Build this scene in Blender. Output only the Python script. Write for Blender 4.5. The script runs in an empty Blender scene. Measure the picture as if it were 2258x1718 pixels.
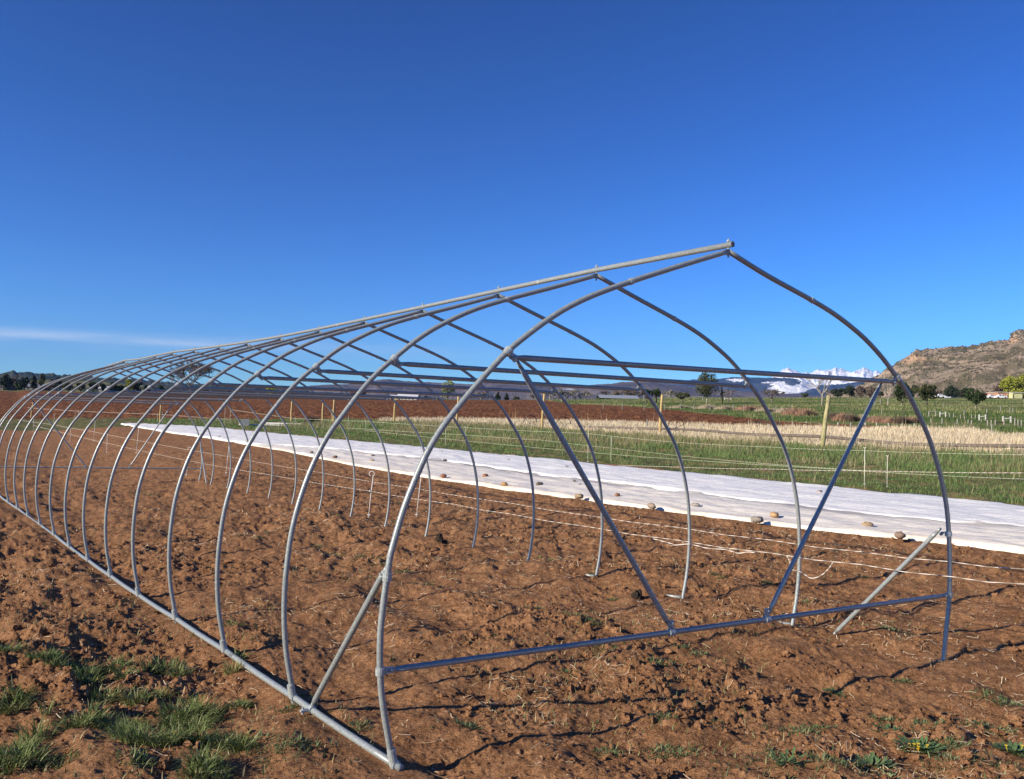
import bpy, math, random
import numpy as np
from mathutils import Matrix, Vector

random.seed(7)
RNG = np.random.default_rng(11)
C = bpy.context.scene.collection
SC = bpy.context.scene

# ------------------------------------------------------------------ camera
FPX, PITCH, ROLL, EYE, CW, CH = 1891.0, .036956, .026711, 1.797, 1129., 859.
SUN_AZ, SUN_EL = math.radians(29.83), math.radians(22.5)   # light travels towards (cos az, sin az)
cam = bpy.data.cameras.new('camera'); camo = bpy.data.objects.new('camera', cam); C.objects.link(camo)
cam.sensor_fit = 'HORIZONTAL'; cam.sensor_width = 36; cam.lens = FPX/2258*36
cam.clip_start = .1; cam.clip_end = 60000
cp, sp = math.cos(PITCH), math.sin(PITCH); cr, sr = math.cos(ROLL), math.sin(ROLL)
F = Vector((0, cp, sp)); U0 = Vector((0, -sp, cp)); R0 = Vector((1, 0, 0))
Rv = cr*R0+sr*U0; Uv = -sr*R0+cr*U0
M = Matrix((Rv, Uv, -F)).transposed().to_4x4(); M.translation = (0, 0, EYE)
camo.matrix_world = M
SC.camera = camo

# ------------------------------------------------------------------ sky, sun, exposure
w = bpy.data.worlds.new('World'); SC.world = w; w.use_nodes = True
nt = w.node_tree; nt.nodes.clear()
out = nt.nodes.new('ShaderNodeOutputWorld'); bg = nt.nodes.new('ShaderNodeBackground')
sky = nt.nodes.new('ShaderNodeTexSky'); sky.sky_type = 'NISHITA'; sky.sun_disc = False
sky.sun_elevation = SUN_EL
sky.sun_rotation = math.atan2(-math.cos(SUN_AZ), -math.sin(SUN_AZ)) % (2*math.pi)
sky.altitude = 1600; sky.air_density = 1.0; sky.dust_density = .25; sky.ozone_density = 3.2
hsv = nt.nodes.new('ShaderNodeHueSaturation'); hsv.inputs['Saturation'].default_value = 1.17
# a thin bank of cirrus low on the left, in sky direction space
tc = nt.nodes.new('ShaderNodeTexCoord')
mp = nt.nodes.new('ShaderNodeMapping'); mp.inputs['Scale'].default_value = (5, 5, 60)
nz = nt.nodes.new('ShaderNodeTexNoise'); nz.inputs['Scale'].default_value = 1.3; nz.inputs['Detail'].default_value = 6
nt.links.new(tc.outputs['Generated'], mp.inputs[0]); nt.links.new(mp.outputs[0], nz.inputs['Vector'])
sep = nt.nodes.new('ShaderNodeSeparateXYZ'); nt.links.new(tc.outputs['Generated'], sep.inputs[0])
def wmath(op, a, b=None, c=None):
    n = nt.nodes.new('ShaderNodeMath'); n.operation = op
    for i, v in enumerate((a, b, c)):
        if v is None: continue
        if isinstance(v, (int, float)): n.inputs[i].default_value = v
        else: nt.links.new(v, n.inputs[i])
    return n.outputs[0]
def wband(src, c, wd):      # soft bump centred on c
    d = wmath('DIVIDE', wmath('SUBTRACT', src, c), wd)
    return wmath('EXPONENT', wmath('MULTIPLY', wmath('MULTIPLY', d, d), -1.0))
slope_z = wmath('ADD', sep.outputs['Z'], wmath('MULTIPLY', sep.outputs['X'], -.012))
b1 = wmath('MULTIPLY', wband(slope_z, .0795, .0052), wband(sep.outputs['X'], -.56, .17))
b2 = wmath('MULTIPLY', wmath('MULTIPLY', wband(slope_z, .079, .009), wband(sep.outputs['X'], -.30, .22)), .25)
cl = wmath('ADD', b1, b2)
nzr = nt.nodes.new('ShaderNodeMapRange'); nzr.inputs[1].default_value = .3; nzr.inputs[2].default_value = .62
nt.links.new(nz.outputs['Fac'], nzr.inputs[0])
cl = wmath('MULTIPLY', wmath('MULTIPLY', cl, nzr.outputs[0]), 1.15)
mixc = nt.nodes.new('ShaderNodeMix'); mixc.data_type = 'RGBA'
gm = nt.nodes.new('ShaderNodeGamma'); gm.inputs[1].default_value = 1.6
tint = nt.nodes.new('ShaderNodeMix'); tint.data_type = 'RGBA'; tint.blend_type = 'MULTIPLY'; tint.inputs[0].default_value = 1; tint.inputs[7].default_value = (.36, .51, .62, 1)
nt.links.new(cl, mixc.inputs[0]); nt.links.new(sky.outputs[0], hsv.inputs['Color']); nt.links.new(hsv.outputs[0], gm.inputs[0]); nt.links.new(gm.outputs[0], tint.inputs[6])
nt.links.new(tint.outputs[2], mixc.inputs[6]); mixc.inputs[7].default_value = (10, 11.2, 12.3, 1)
nt.links.new(mixc.outputs[2], bg.inputs[0]); bg.inputs[1].default_value = .067
nt.links.new(bg.outputs[0], out.inputs[0])

sun = bpy.data.lights.new('sun', 'SUN'); suno = bpy.data.objects.new('sun', sun); C.objects.link(suno)
sun.energy = 5.0; sun.angle = math.radians(.53); sun.color = (1, .88, .70)
ld = Vector((math.cos(SUN_AZ)*math.cos(SUN_EL), math.sin(SUN_AZ)*math.cos(SUN_EL), -math.sin(SUN_EL)))
suno.rotation_euler = ld.to_track_quat('-Z', 'Y').to_euler()
SC.view_settings.view_transform = 'Standard'; SC.view_settings.look = 'None'
SC.view_settings.exposure = 0.6; SC.view_settings.gamma = 1
SC.cycles.max_bounces = 5; SC.cycles.diffuse_bounces = 2; SC.cycles.glossy_bounces = 2
SC.cycles.transparent_max_bounces = 6; SC.cycles.volume_bounces = 0
SC.cycles.use_denoising = True

# ------------------------------------------------------------------ noise
def _hash(ix, iy, s):
    h = (ix.astype(np.int64)*374761393 + iy.astype(np.int64)*668265263 + s*974634777) & 0xffffffff
    h = ((h ^ (h >> 13))*1274126177) & 0xffffffff
    h = ((h ^ (h >> 15))*2246822519) & 0xffffffff
    return (h ^ (h >> 16))/4294967295.0
def vn(x, y, s=0):
    x0 = np.floor(x); y0 = np.floor(y); fx = x-x0; fy = y-y0
    fx = fx*fx*fx*(fx*(fx*6-15)+10); fy = fy*fy*fy*(fy*(fy*6-15)+10)
    x0 = x0.astype(np.int64); y0 = y0.astype(np.int64)
    a = _hash(x0, y0, s); b = _hash(x0+1, y0, s); c = _hash(x0, y0+1, s); d = _hash(x0+1, y0+1, s)
    return (a+(b-a)*fx)*(1-fy)+(c+(d-c)*fx)*fy
def fbm(x, y, s=0, o=4, g=.5):
    r = 0; a = 1; t = 0
    for i in range(o):
        r = r+a*(vn(x, y, s+i*17)-.5)*2; t += a; a *= g; x = x*2.03+3.7; y = y*2.03-1.3
    return r/t
def ridged(x, y, s=0, o=4, g=.5):
    r = 0; a = 1; t = 0
    for i in range(o):
        r = r+a*(1-np.abs(vn(x, y, s+i*17)-.5)*2); t += a; a *= g; x = x*2.03+3.7; y = y*2.03-1.3
    return r/t
def worley(x, y, s=0):
    x0 = np.floor(x).astype(np.int64); y0 = np.floor(y).astype(np.int64)
    best = np.full(x.shape, 9.0); rid = np.zeros(x.shape)
    for dx in (-1, 0, 1):
        for dy in (-1, 0, 1):
            cx = x0+dx; cy = y0+dy
            d = np.hypot(cx+_hash(cx, cy, s)-x, cy+_hash(cx, cy, s+5)-y)
            m = d < best; best = np.where(m, d, best); rid = np.where(m, _hash(cx, cy, s+9), rid)
    return best, rid
def sstep(a, b, x):
    k = np.clip((x-a)/(b-a), 0, 1); return k*k*(3-2*k)

# ------------------------------------------------------------------ terrain shape
TY = .531; ce, se = math.cos(TY), math.sin(TY)       # the frame's own axes: u across, t along
PZ = [.1, .095, .077, .053, .029, .011, -.002, -.003, .006, .017, .028, .024, .009, .026, -.005, -.017]
RAZ = [-60, -31, -23.6, -15.6, -7, 0, 5, 11, 17, 22, 27, 60]
RR = [420, 400, 328, 264, 232, 240, 256, 320, 344, 392, 416, 416]
def softp(x, wd): return wd*np.logaddexp(0, x/wd)
def to_ut(x, y): return x*ce+y*se, -x*se+y*ce
def to_xy(u, t): return u*ce-t*se, u*se+t*ce
def crest(x, y): return np.interp(np.degrees(np.arctan2(x, y)), RAZ, RR)
def zbase(x, y):
    x = np.asarray(x, float); y = np.asarray(y, float)
    r = np.hypot(x, y); R = crest(x, y)
    re = np.where(r < R*.8, r, R*.8+R*.25*(1-np.exp(-(r-R*.8)/(R*.25))))
    k = re/np.maximum(r, 1e-6); x = x*k; y = y*k
    u, t = to_ut(x, y)
    zl = np.interp(t, [3.9+1.2*i for i in range(16)], PZ)
    zr = .1+.010*softp(t-12, 4)+.00004*np.maximum(t, 0)**2
    zl = zl+.010*softp(t-24, 3)+.00004*np.maximum(t-15, 0)**2
    wv = sstep(1.7, 6., u)
    return zl*(1-wv)+zr*wv+.039*softp(u-6.8, .7)

def ray(px, py):
    x2 = (px-CW)/FPX; z2 = (CH-py)/FPX
    x = cr*x2-sr*z2; z = sr*x2+cr*z2
    return x, cp-sp*z, sp+cp*z
def at(px, py, dz=0.):
    """where the sight line through this photo pixel meets the land (metres)"""
    dx, dy, dz_ = ray(px, py); prev = 1.5
    ds = np.concatenate([np.arange(1.5, 30, .1), np.arange(30, 120, .5), np.arange(120, 500, 2)])
    zz = zbase(dx*ds/dy, ds)+dz; ok = np.nonzero(EYE+dz_*ds/dy < zz)[0]
    if len(ok) == 0: return None
    b = ds[ok[0]]; a = ds[max(ok[0]-1, 0)]
    for _ in range(30):
        m = (a+b)/2
        if EYE+dz_*m/dy < float(zbase(dx*m/dy, m))+dz: b = m
        else: a = m
    return np.array([dx*a/dy, a, float(zbase(dx*a/dy, a))])
def height_at(px, py, x, y):
    """height of the sight line through a pixel above the plan point x,y"""
    dx, dy, dz_ = ray(px, py); return EYE+dz_*math.hypot(x, y)/math.hypot(dx, dy)
def far(px, d):
    """plan point at distance d under photo column px"""
    dx, dy, _ = ray(px, 880); h = math.hypot(dx, dy); return dx/h*d, dy/h*d

HP = [[1.342, 5.337, .1], [.594, 6.294, .095], [-.15, 7.304, .077], [-.899, 8.33, .053], [-1.63, 9.308, .029], [-2.347, 10.275, .011], [-3.075, 11.273, -.002], [-3.807, 12.268, -.003], [-4.534, 13.261, .006], [-5.269, 14.235, .017], [-5.993, 15.193, .028], [-6.717, 16.15, .024], [-7.449, 17.12, .009], [-8.185, 18.072, .026], [-8.894, 19.026, -.005], [-9.536, 20.022, -.017]]
HYAW = [.54255+q for q in [-.0219, -.0069, -.0097, -.0135, -.0188, -.0222, -.0297, -.0384, -.0448, -.0509, -.0584, -.0625, -.0679, -.0754, -.0768, -.0827]]
_lf = np.array([[p[0]-2.15*math.cos(a), p[1]-2.15*math.sin(a)] for p, a in zip(HP, HYAW)]); _rf = np.array([[p[0]+2.15*math.cos(a), p[1]+2.15*math.sin(a)] for p, a in zip(HP, HYAW)])
PFU, PFT = to_ut(_lf[:, 0], _lf[:, 1]); _a, _b = to_ut(_rf[:, 0], _rf[:, 1]); FEETR = list(zip(_a, _b))
_e = (PFU[0]-PFU[1], PFT[0]-PFT[1]); PFU = np.concatenate([[PFU[0]+_e[0]], PFU]); PFT = np.concatenate([[PFT[0]+_e[1]], PFT])
def zrelief(x, y):
    """clods, furrows and footprints in the worked soil"""
    r = np.hypot(x, y); u, t = to_ut(x, y)
    fade = 1/(1+(r/30)**2)
    big = fbm(u*.9, t*.5, 3, 3)*.060 + fbm(u*2.1+4, t*1.3, 8, 4)*.070 + (ridged(u*1.5, t*.8, 12, 2)-.6)*.05
    # furrow left of the long base pipe and loose ridge in front of the end
    big = big - .055*np.exp(-((u-1.15)/.28)**2)*sstep(3.5, 6, t)
    left = sstep(1.3, .4, u)
    big = big + left*(fbm(x*2.6, y*2.6, 21, 4)*.042+fbm(u*1.7, t*.9, 23, 3)*.11)
    med = fbm(x*6, y*6, 5, 4)
    rough = sstep(-.25, .45, fbm(x*.9+5, y*.9, 31, 3)+.25*left)
    big = big + np.maximum(med, 0)**1.3*.034*(.35+.9*rough) + np.minimum(med, 0)*.018
    d1, i1 = worley(x*9+fbm(x*12, y*12, 61, 2)*.5, y*9, 41)
    d2, i2 = worley(x*22+fbm(x*25, y*25, 67, 2)*.4, y*22, 43)
    d3, i3 = worley(x*48, y*48, 47)
    cl = .034*(i1**6)*np.maximum(0, 1-(d1*2.1)**2) + .020*(i2**3)*np.maximum(0, 1-(d2*2.0)**2)
    cl = cl + .009*(i3**2)*np.maximum(0, 1-(d3*1.9)**2)*np.where(r < 12, 1, 0)
    big = big + cl*(.5+1.15*rough)
    big = big + sstep(7, 12, r)*(np.abs(fbm(x*5.1, y*5.1, 83, 3))-.2)*.08
    big = big + np.where(r < 10, fbm(x*40, y*40, 71, 3)*.005, 0)
    up = np.interp(t, PFT, PFU); pw = np.exp(-((u-up-.01)/.12)**2)*(t > 3.0)*(t < 24)
    fw = 0
    for fu, ft_ in FEETR: fw = fw+np.exp(-((u-fu)**2+(t-ft_)**2)/.05)
    keep = (1-.97*pw)*(1-.8*np.clip(fw, 0, 1))
    sh = sstep(-.25, .1, u-u_near(t))*sstep(.6, .2, u-u_far(t)); keep = keep*(1-.93*sh)
    return (big*keep-.014*pw)*np.where(r < 70, fade*1.0, 0)

# land cover, in the frame's axes
NEAR_E = [(270, 937), (300, 943), (381, 956), (480, 970), (555, 983), (620, 994), (700, 1011), (800, 1031), (950, 1056), (1129, 1082), (1250, 1098), (1400, 1119), (1550, 1138), (1700, 1160), (1850, 1176), (2000, 1190), (2130, 1205), (2300, 1226)]
FAR_E = [(275, 935), (330, 937), (400, 940), (500, 947), (600, 957), (700, 967), (800, 977), (960, 992), (1129, 1008), (1300, 1025), (1500, 1046), (1700, 1065), (1850, 1080), (2000, 1097), (2120, 1108), (2300, 1127)]
SEAM_E = [(555, 982), (640, 985), (720, 991), (800, 998), (950, 1014), (1100, 1035), (1250, 1056), (1400, 1073), (1550, 1092), (1700, 1112), (1850, 1132), (2000, 1148), (2130, 1158), (2300, 1170)]
def edge_ut(L):
    P = [at(*q) for q in L]; A = np.array([to_ut(p[0], p[1]) for p in P]); A = A[np.argsort(A[:, 1])]
    a0 = A[0]+(A[0]-A[3])*1.6; return np.vstack([a0, A])
EN, EF, ES = edge_ut(NEAR_E), edge_ut(FAR_E), edge_ut(SEAM_E)
def u_near(t): return np.interp(t, EN[:, 1], EN[:, 0])
def u_far(t): return np.interp(t, EF[:, 1], EF[:, 0])
def u_seam(t): return np.interp(t, ES[:, 1], ES[:, 0])
def cover(x, y):
    """0 soil, 1 green verge, 2 tan grass, 3 ploughed field, 4 meadow"""
    u, t = to_ut(x, y); r = np.hypot(x, y); az = np.degrees(np.arctan2(x, y))
    jit = fbm(x*.35, y*.35, 91, 3)*.9
    tb = np.interp(u, [-80, 0, 3, 19, 29, 36, 42, 49, 56, 70], [130, 88, 85.6, 72.7, 67.3, 60.9, 38.8, 29.7, 20, 0])
    rf = np.interp(az, [-2, 0, 3.7, 8.2, 12.6, 16.8, 20.9, 24.8, 28.4, 30], [9e3, 260, 166, 138, 97, 72.8, 65.7, 61, 57.4, 50])
    k = np.zeros(x.shape, int)
    verge = (u > u_far(t)+.5+.3*jit) & (t < 62) | ((t > 61+jit) & (u > -6))
    k[verge] = 1
    ut = np.interp(t, [0, 17, 26, 35, 49, 64, 72], [31, 30.4, 28.2, 28.4, 29, 25, 31])
    k[(u > ut+jit) & (t < 72)] = 2
    k[(t > tb+jit)] = 3
    k[(r > rf*(1+.02*jit)) | ((az > 29.2) & (r > 54))] = 4
    R = crest(x, y); k[(r > R*.93+jit*3) & (k == 3) & (az < 2)] = 4
    k[r > 900] = 4
    return k

# ------------------------------------------------------------------ mesh helpers
def mesh_obj(name, V, Fc, mat, parent=None, smooth=False, loc=None, col=None, link=True):
    V = np.asarray(V, np.float32).reshape(-1, 3); me = bpy.data.meshes.new(name)
    if isinstance(Fc, np.ndarray):
        n, k = Fc.shape
        me.vertices.add(len(V)); me.vertices.foreach_set('co', V.ravel())
        me.loops.add(n*k); me.loops.foreach_set('vertex_index', Fc.astype(np.int32).ravel())
        me.polygons.add(n); me.polygons.foreach_set('loop_start', np.arange(0, n*k, k, dtype=np.int32))
        me.polygons.foreach_set('loop_total', np.full(n, k, np.int32))
        me.update(calc_edges=True)
    else:
        me.from_pydata(V.tolist(), [], Fc); me.update()
    if smooth: me.polygons.foreach_set('use_smooth', np.ones(len(me.polygons), bool))
    if col is not None:
        at_ = me.attributes.new('tint', 'FLOAT_COLOR', 'POINT')
        cc = np.ones((len(V), 4), np.float32); cc[:, :3] = col; at_.data.foreach_set('color', cc.ravel())
    if mat: me.materials.append(mat)
    o = bpy.data.objects.new(name, me)
    if link: C.objects.link(o)
    if parent: o.parent = parent
    if loc is not None: o.location = loc
    return o
def tag(o, label=None, cat=None, group=None, kind=None):
    if label: o['label'] = label
    if cat: o['category'] = cat
    if group: o['group'] = group
    if kind: o['kind'] = kind
    return o
def empty(name, loc, rz=0, parent=None):
    o = bpy.data.objects.new(name, None); C.objects.link(o); o.location = loc; o.rotation_euler = (0, 0, rz)
    o.empty_display_size = .1
    if parent: o.parent = parent
    return o
class MB:
    def __init__(s): s.v = []; s.f = []; s.n = 0
    def add(s, V, Fc):
        V = np.asarray(V, float); s.v.append(V); s.f += [tuple(int(i)+s.n for i in f) for f in Fc]; s.n += len(V)
    def box(s, c, d, rz=0, taper=1):
        x, y, z = [q/2 for q in d]; P = []
        for k, sc in ((-1, 1), (1, taper)):
            for a, b in ((-1, -1), (1, -1), (1, 1), (-1, 1)):
                X, Y = a*x*sc, b*y*sc; P.append((c[0]+X*math.cos(rz)-Y*math.sin(rz), c[1]+X*math.sin(rz)+Y*math.cos(rz), c[2]+k*z))
        s.add(P, [(3, 2, 1, 0), (4, 5, 6, 7), (0, 1, 5, 4), (1, 2, 6, 5), (2, 3, 7, 6), (3, 0, 4, 7)])
    def tube(s, pts, rad, n=8, caps=True):
        P = np.asarray(pts, float); m = len(P); rad = np.broadcast_to(np.asarray(rad, float), (m,))
        T = np.gradient(P, axis=0); T /= np.linalg.norm(T, axis=1)[:, None]+1e-12
        up = np.array([0, 0, 1.]) if abs(T[0][2]) < .9 else np.array([1., 0, 0])
        A = np.cross(T[0], up); A /= np.linalg.norm(A); V = []
        for i in range(m):
            A = A-T[i]*(A@T[i]); A /= np.linalg.norm(A); B = np.cross(T[i], A)
            for k in range(n):
                a = 2*math.pi*k/n; V.append(P[i]+rad[i]*(math.cos(a)*A+math.sin(a)*B))
        Fc = [(i*n+k, i*n+(k+1) % n, (i+1)*n+(k+1) % n, (i+1)*n+k) for i in range(m-1) for k in range(n)]
        if caps: Fc += [tuple(range(n-1, -1, -1)), tuple((m-1)*n+k for k in range(n))]
        s.add(V, Fc)
    def blob(s, c, rad, seed=0, lat=6, lon=9, rough=.25, flat=1):
        rs = np.random.default_rng(seed); V = [(c[0], c[1], c[2]-rad[2])]; ph = rs.uniform(0, 6.28, 6)
        for i in range(1, lat):
            th = math.pi*i/lat-math.pi/2
            for j in range(lon):
                a = 2*math.pi*j/lon
                k = 1+rough*(math.sin(2*a+ph[0])*.4+math.sin(3*a+ph[1]+2*th)*.35+math.sin(5*a+ph[2]-3*th)*.25)+rs.uniform(-.1, .1)*rough*2
                V.append((c[0]+rad[0]*k*math.cos(th)*math.cos(a), c[1]+rad[1]*k*math.cos(th)*math.sin(a), c[2]+rad[2]*k*math.sin(th)))
        V.append((c[0], c[1], c[2]+rad[2])); Fc = []
        for j in range(lon): Fc.append((0, 1+(j+1) % lon, 1+j))
        for i in range(lat-2):
            for j in range(lon):
                Fc.append((1+i*lon+j, 1+i*lon+(j+1) % lon, 1+(i+1)*lon+(j+1) % lon, 1+(i+1)*lon+j))
        k = len(V)-1
        for j in range(lon): Fc.append((k, 1+(lat-2)*lon+j, 1+(lat-2)*lon+(j+1) % lon))
        s.add(V, Fc)
    def build(s, name, mat, parent=None, smooth=False, loc=None):
        return mesh_obj(name, np.vstack(s.v), s.f, mat, parent, smooth, loc)

# ------------------------------------------------------------------ materials
def mat_base(name, rough=.9, spec=.2):
    m = bpy.data.materials.new(name); m.use_nodes = True; t = m.node_tree
    b = t.nodes['Principled BSDF']; b.inputs['Roughness'].default_value = rough
    b.inputs['Specular IOR Level'].default_value = spec
    return m, t, b
def _mp(t, scale):
    tcn = t.nodes.new('ShaderNodeTexCoord'); mpn = t.nodes.new('ShaderNodeMapping')
    mpn.inputs['Scale'].default_value = scale if isinstance(scale, tuple) else (scale,)*3
    t.links.new(tcn.outputs['Object'], mpn.inputs[0]); return mpn.outputs[0]
def _noise(t, scale, detail=5, rough=.55, dist=0):
    n = t.nodes.new('ShaderNodeTexNoise'); n.inputs['Scale'].default_value = 1
    n.inputs['Detail'].default_value = detail; n.inputs['Roughness'].default_value = rough; n.inputs['Distortion'].default_value = dist
    t.links.new(_mp(t, scale), n.inputs['Vector']); return n.outputs['Fac']
def _ramp(t, fac, stops):
    r = t.nodes.new('ShaderNodeValToRGB'); e = r.color_ramp.elements
    while len(e) < len(stops): e.new(.5)
    for q, (p, c) in zip(e, stops): q.position = p; q.color = (*c, 1)
    t.links.new(fac, r.inputs[0]); return r.outputs[0]
def _mix(t, fac, a, b, mode='MIX'):
    m = t.nodes.new('ShaderNodeMix'); m.data_type = 'RGBA'; m.blend_type = mode
    for s_, v in ((0, fac), (6, a), (7, b)):
        if isinstance(v, (int, float)): m.inputs[s_].default_value = v
        elif isinstance(v, tuple): m.inputs[s_].default_value = (*v, 1)
        else: t.links.new(v, m.inputs[s_])
    return m.outputs[2]
def _bump(t, b, fac, dist, strength=1):
    n = t.nodes.new('ShaderNodeBump'); n.inputs['Distance'].default_value = dist; n.inputs['Strength'].default_value = strength
    t.links.new(fac, n.inputs['Height']); t.links.new(n.outputs[0], b.inputs['Normal'])
def noisy(name, stops, scale, detail=5, rough=.9, bump=None, spec=.15, metallic=0, second=None):
    m, t, b = mat_base(name, rough, spec); b.inputs['Metallic'].default_value = metallic
    n = _noise(t, scale, detail, .6); c = _ramp(t, n, stops)
    if second: c = _mix(t, _ramp(t, _noise(t, second[0], 4, .6), [(second[2], (0, 0, 0)), (second[3], (1, 1, 1))]), c, second[1])
    t.links.new(c, b.inputs['Base Color'])
    if bump: _bump(t, b, _noise(t, bump[0], 4, .65), bump[1])
    return m

def soil_material(name, sc=1.0):
    m, t, b = mat_base(name, 1, .05)
    n1 = _noise(t, .8*sc, 5, .6); n2 = _noise(t, 14.*sc, 6, .65); n3 = _noise(t, 90.*sc, 4, .6)
    c = _ramp(t, n2, [(.30, (.095, .044, .020)), (.46, (.32, .155, .070)), (.62, (.55, .300, .150))])
    c = _mix(t, _ramp(t, n1, [(.35, (0, 0, 0)), (.7, (1, 1, 1))]), c, _ramp(t, n2, [(.3, (.25, .115, .050)), (.65, (.58, .315, .155))]))
    n4 = _noise(t, 3.2*sc, 6, .7)
    c = _mix(t, _ramp(t, n4, [(.38, (1, 1, 1)), (.53, (0, 0, 0))]), c, _mix(t, .5, c, (.12, .052, .024)))
    c = _mix(t, .38, c, _ramp(t, n3, [(.36, (.07, .028, .012)), (.58, (.50, .27, .14))]))
    t.links.new(c, b.inputs['Base Color'])
    b1 = t.nodes.new('ShaderNodeBump'); b1.inputs['Distance'].default_value = .11/sc; b1.inputs['Strength'].default_value = .9
    t.links.new(_noise(t, 5.5*sc, 6, .72), b1.inputs['Height'])
    b2 = t.nodes.new('ShaderNodeBump'); b2.inputs['Distance'].default_value = .018/sc; b2.inputs['Strength'].default_value = 1
    t.links.new(_noise(t, 45.*sc, 6, .75), b2.inputs['Height']); t.links.new(b1.outputs[0], b2.inputs['Normal']); t.links.new(b2.outputs[0], b.inputs['Normal'])
    return m
M_SOIL = soil_material('reddish_soil')
M_CLOD = soil_material('soil_clod', 1.6)
M_FIELD = noisy('ploughed_soil', [(.34, (.060, .024, .012)), (.5, (.165, .068, .032)), (.64, (.34, .155, .080))], (1.6, 1.6, 1.6), 8, 1, ((1.1,)*3, .5), .03,
                second=((.02, .05, .02), (.22, .105, .052), .4, .75))
def tinted(name, rough=.7, spec=.25, trans=.0, mult=1):
    m, t, b = mat_base(name, rough, spec)
    a = t.nodes.new('ShaderNodeAttribute'); a.attribute_name = 'tint'
    t.links.new(a.outputs['Color'], b.inputs['Base Color'])
    if trans:
        tr = t.nodes.new('ShaderNodeBsdfTranslucent'); mx = t.nodes.new('ShaderNodeMixShader'); mx.inputs[0].default_value = trans
        t.links.new(a.outputs['Color'], tr.inputs[0]); t.links.new(b.outputs[0], mx.inputs[1]); t.links.new(tr.outputs[0], mx.inputs[2])
        t.links.new(mx.outputs[0], t.nodes['Material Output'].inputs[0])
    return m
M_BLADE = tinted('grass_blades', .75, .2, .22)
M_STRAW = tinted('dry_stems', .8, .2, 0)
M_VERGE = noisy('verge_ground', [(.35, (.075, .095, .028)), (.52, (.14, .14, .05)), (.66, (.30, .19, .10))], (1.5,)*3, 6, 1, ((8,)*3, .05))
M_TAN = noisy('dry_grass_ground', [(.3, (.38, .29, .165)), (.6, (.52, .41, .25))], (1.2,)*3, 6, 1, ((6,)*3, .05))
M_MEADOW = noisy('meadow_grass', [(.30, (.050, .085, .022)), (.46, (.105, .140, .038)), (.57, (.20, .21, .080)), (.70, (.36, .31, .16))], (.10, .22, .2), 9, 1, None, .05,
                 second=((.035, .09, .05), (.26, .23, .12), .52, .70))

def galvanised(name, tone=1.0):
    m, t, b = mat_base(name, .34, .7); b.inputs['Metallic'].default_value = .15
    n = _noise(t, 70., 5, .6); n2 = _noise(t, (3, 3, 3), 3)
    c = _ramp(t, n, [(.3, (.23*tone, .255*tone, .25*tone)), (.52, (.30*tone, .33*tone, .32*tone)), (.72, (.42*tone, .45*tone, .435*tone))])
    t.links.new(c, b.inputs['Base Color'])
    t.links.new(_ramp(t, _noise(t, 60., 4), [(.3, (.28,)*3), (.7, (.46,)*3)]), b.inputs['Roughness'])
    _bump(t, b, _noise(t, 120., 3), .0012, .35)
    return m
M_PIPE = galvanised('galvanised_steel'); M_CLAMP = galvanised('zinc_clamp', 1.35)

# ================================================================== GROUND
def build_ground():
    az = np.radians(np.concatenate([np.arange(-180, -38, 4), np.arange(-38, 38, .085), np.arange(38, 180, 4)]))
    rr = [.3, .8, 1.4, 2.0, 2.5]; r = 2.5
    while r < 60: r += min(max(.009, .8*r*r/1544), .16+r*.003); rr.append(r)
    while r < 300: r *= 1.0065; rr.append(r)
    while r < 520: r *= 1.015; rr.append(r)
    while r < 15000: r *= 1.3; rr.append(r)
    rr = np.array(rr); A, Rr = np.meshgrid(az, rr)
    X = Rr*np.sin(A); Y = Rr*np.cos(A); n, m = X.shape
    x = X.ravel(); y = Y.ravel(); r = Rr.ravel()
    z = zbase(x, y); k = cover(x, y)
    u, t = to_ut(x, y)
    soil = np.clip(1-(k != 0)*1.0, 0, 1)
    z = z+zrelief(x, y)*np.where(soil > 0, 1, .45)
    pf = k == 3
    z = z+np.where(pf, (np.abs(fbm(x*1.1, y*1.1, 15, 4))-.25)*.22+fbm(u*1.3, t*.12, 19, 2)*.05, 0)*np.where(r < 260, 1, .3)
    z = z+np.where((k == 4) & (r < 900), fbm(x*.11, y*.11, 25, 4)*.35*np.clip(r/120-.3, 0, 1), 0)
    z = z+np.where((k == 1) | (k == 2), np.maximum(fbm(x*1.6, y*1.6, 29, 3), -.2)*.10, 0)
    # press the land down under the sheets
    V = np.stack([x, y, z], 1)
    i = np.arange((n-1)*(m)).reshape(n-1, m); a = np.arange(n*m).reshape(n, m)
    b = np.roll(a, -1, axis=1)
    Fq = np.stack([a[:-1], b[:-1], b[1:], a[1:]], -1).reshape(-1, 4)[:, ::-1]
    kf = k[Fq[:, 0]]
    for code, name, mat in ((0, 'ground', M_SOIL), (1, 'grass_verge', M_VERGE), (2, 'dry_grass_strip', M_TAN), (3, 'ploughed_field', M_FIELD), (4, 'meadow', M_MEADOW)):
        f = Fq[kf == code]; used, inv = np.unique(f, return_inverse=True)
        VV = V[used]; ff = inv.reshape(-1, 4)
        if code == 0:      # close the middle
            VV = np.vstack([VV, [[0, 0, float(zbase(0, 0))]]])
        tag(mesh_obj(name, VV, ff, mat, smooth=True), kind='structure')
build_ground()
def gz(x, y):
    x = np.atleast_1d(np.asarray(x, float)); y = np.atleast_1d(np.asarray(y, float))
    k = cover(x, y)
    z = zbase(x, y)+zrelief(x, y)*np.where(k == 0, 1, .45)
    z = z+np.where((k == 1) | (k == 2), np.maximum(fbm(x*1.6, y*1.6, 29, 3), -.2)*.10, 0)
    return z
def gz1(x, y): return float(gz(x, y)[0])

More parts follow.
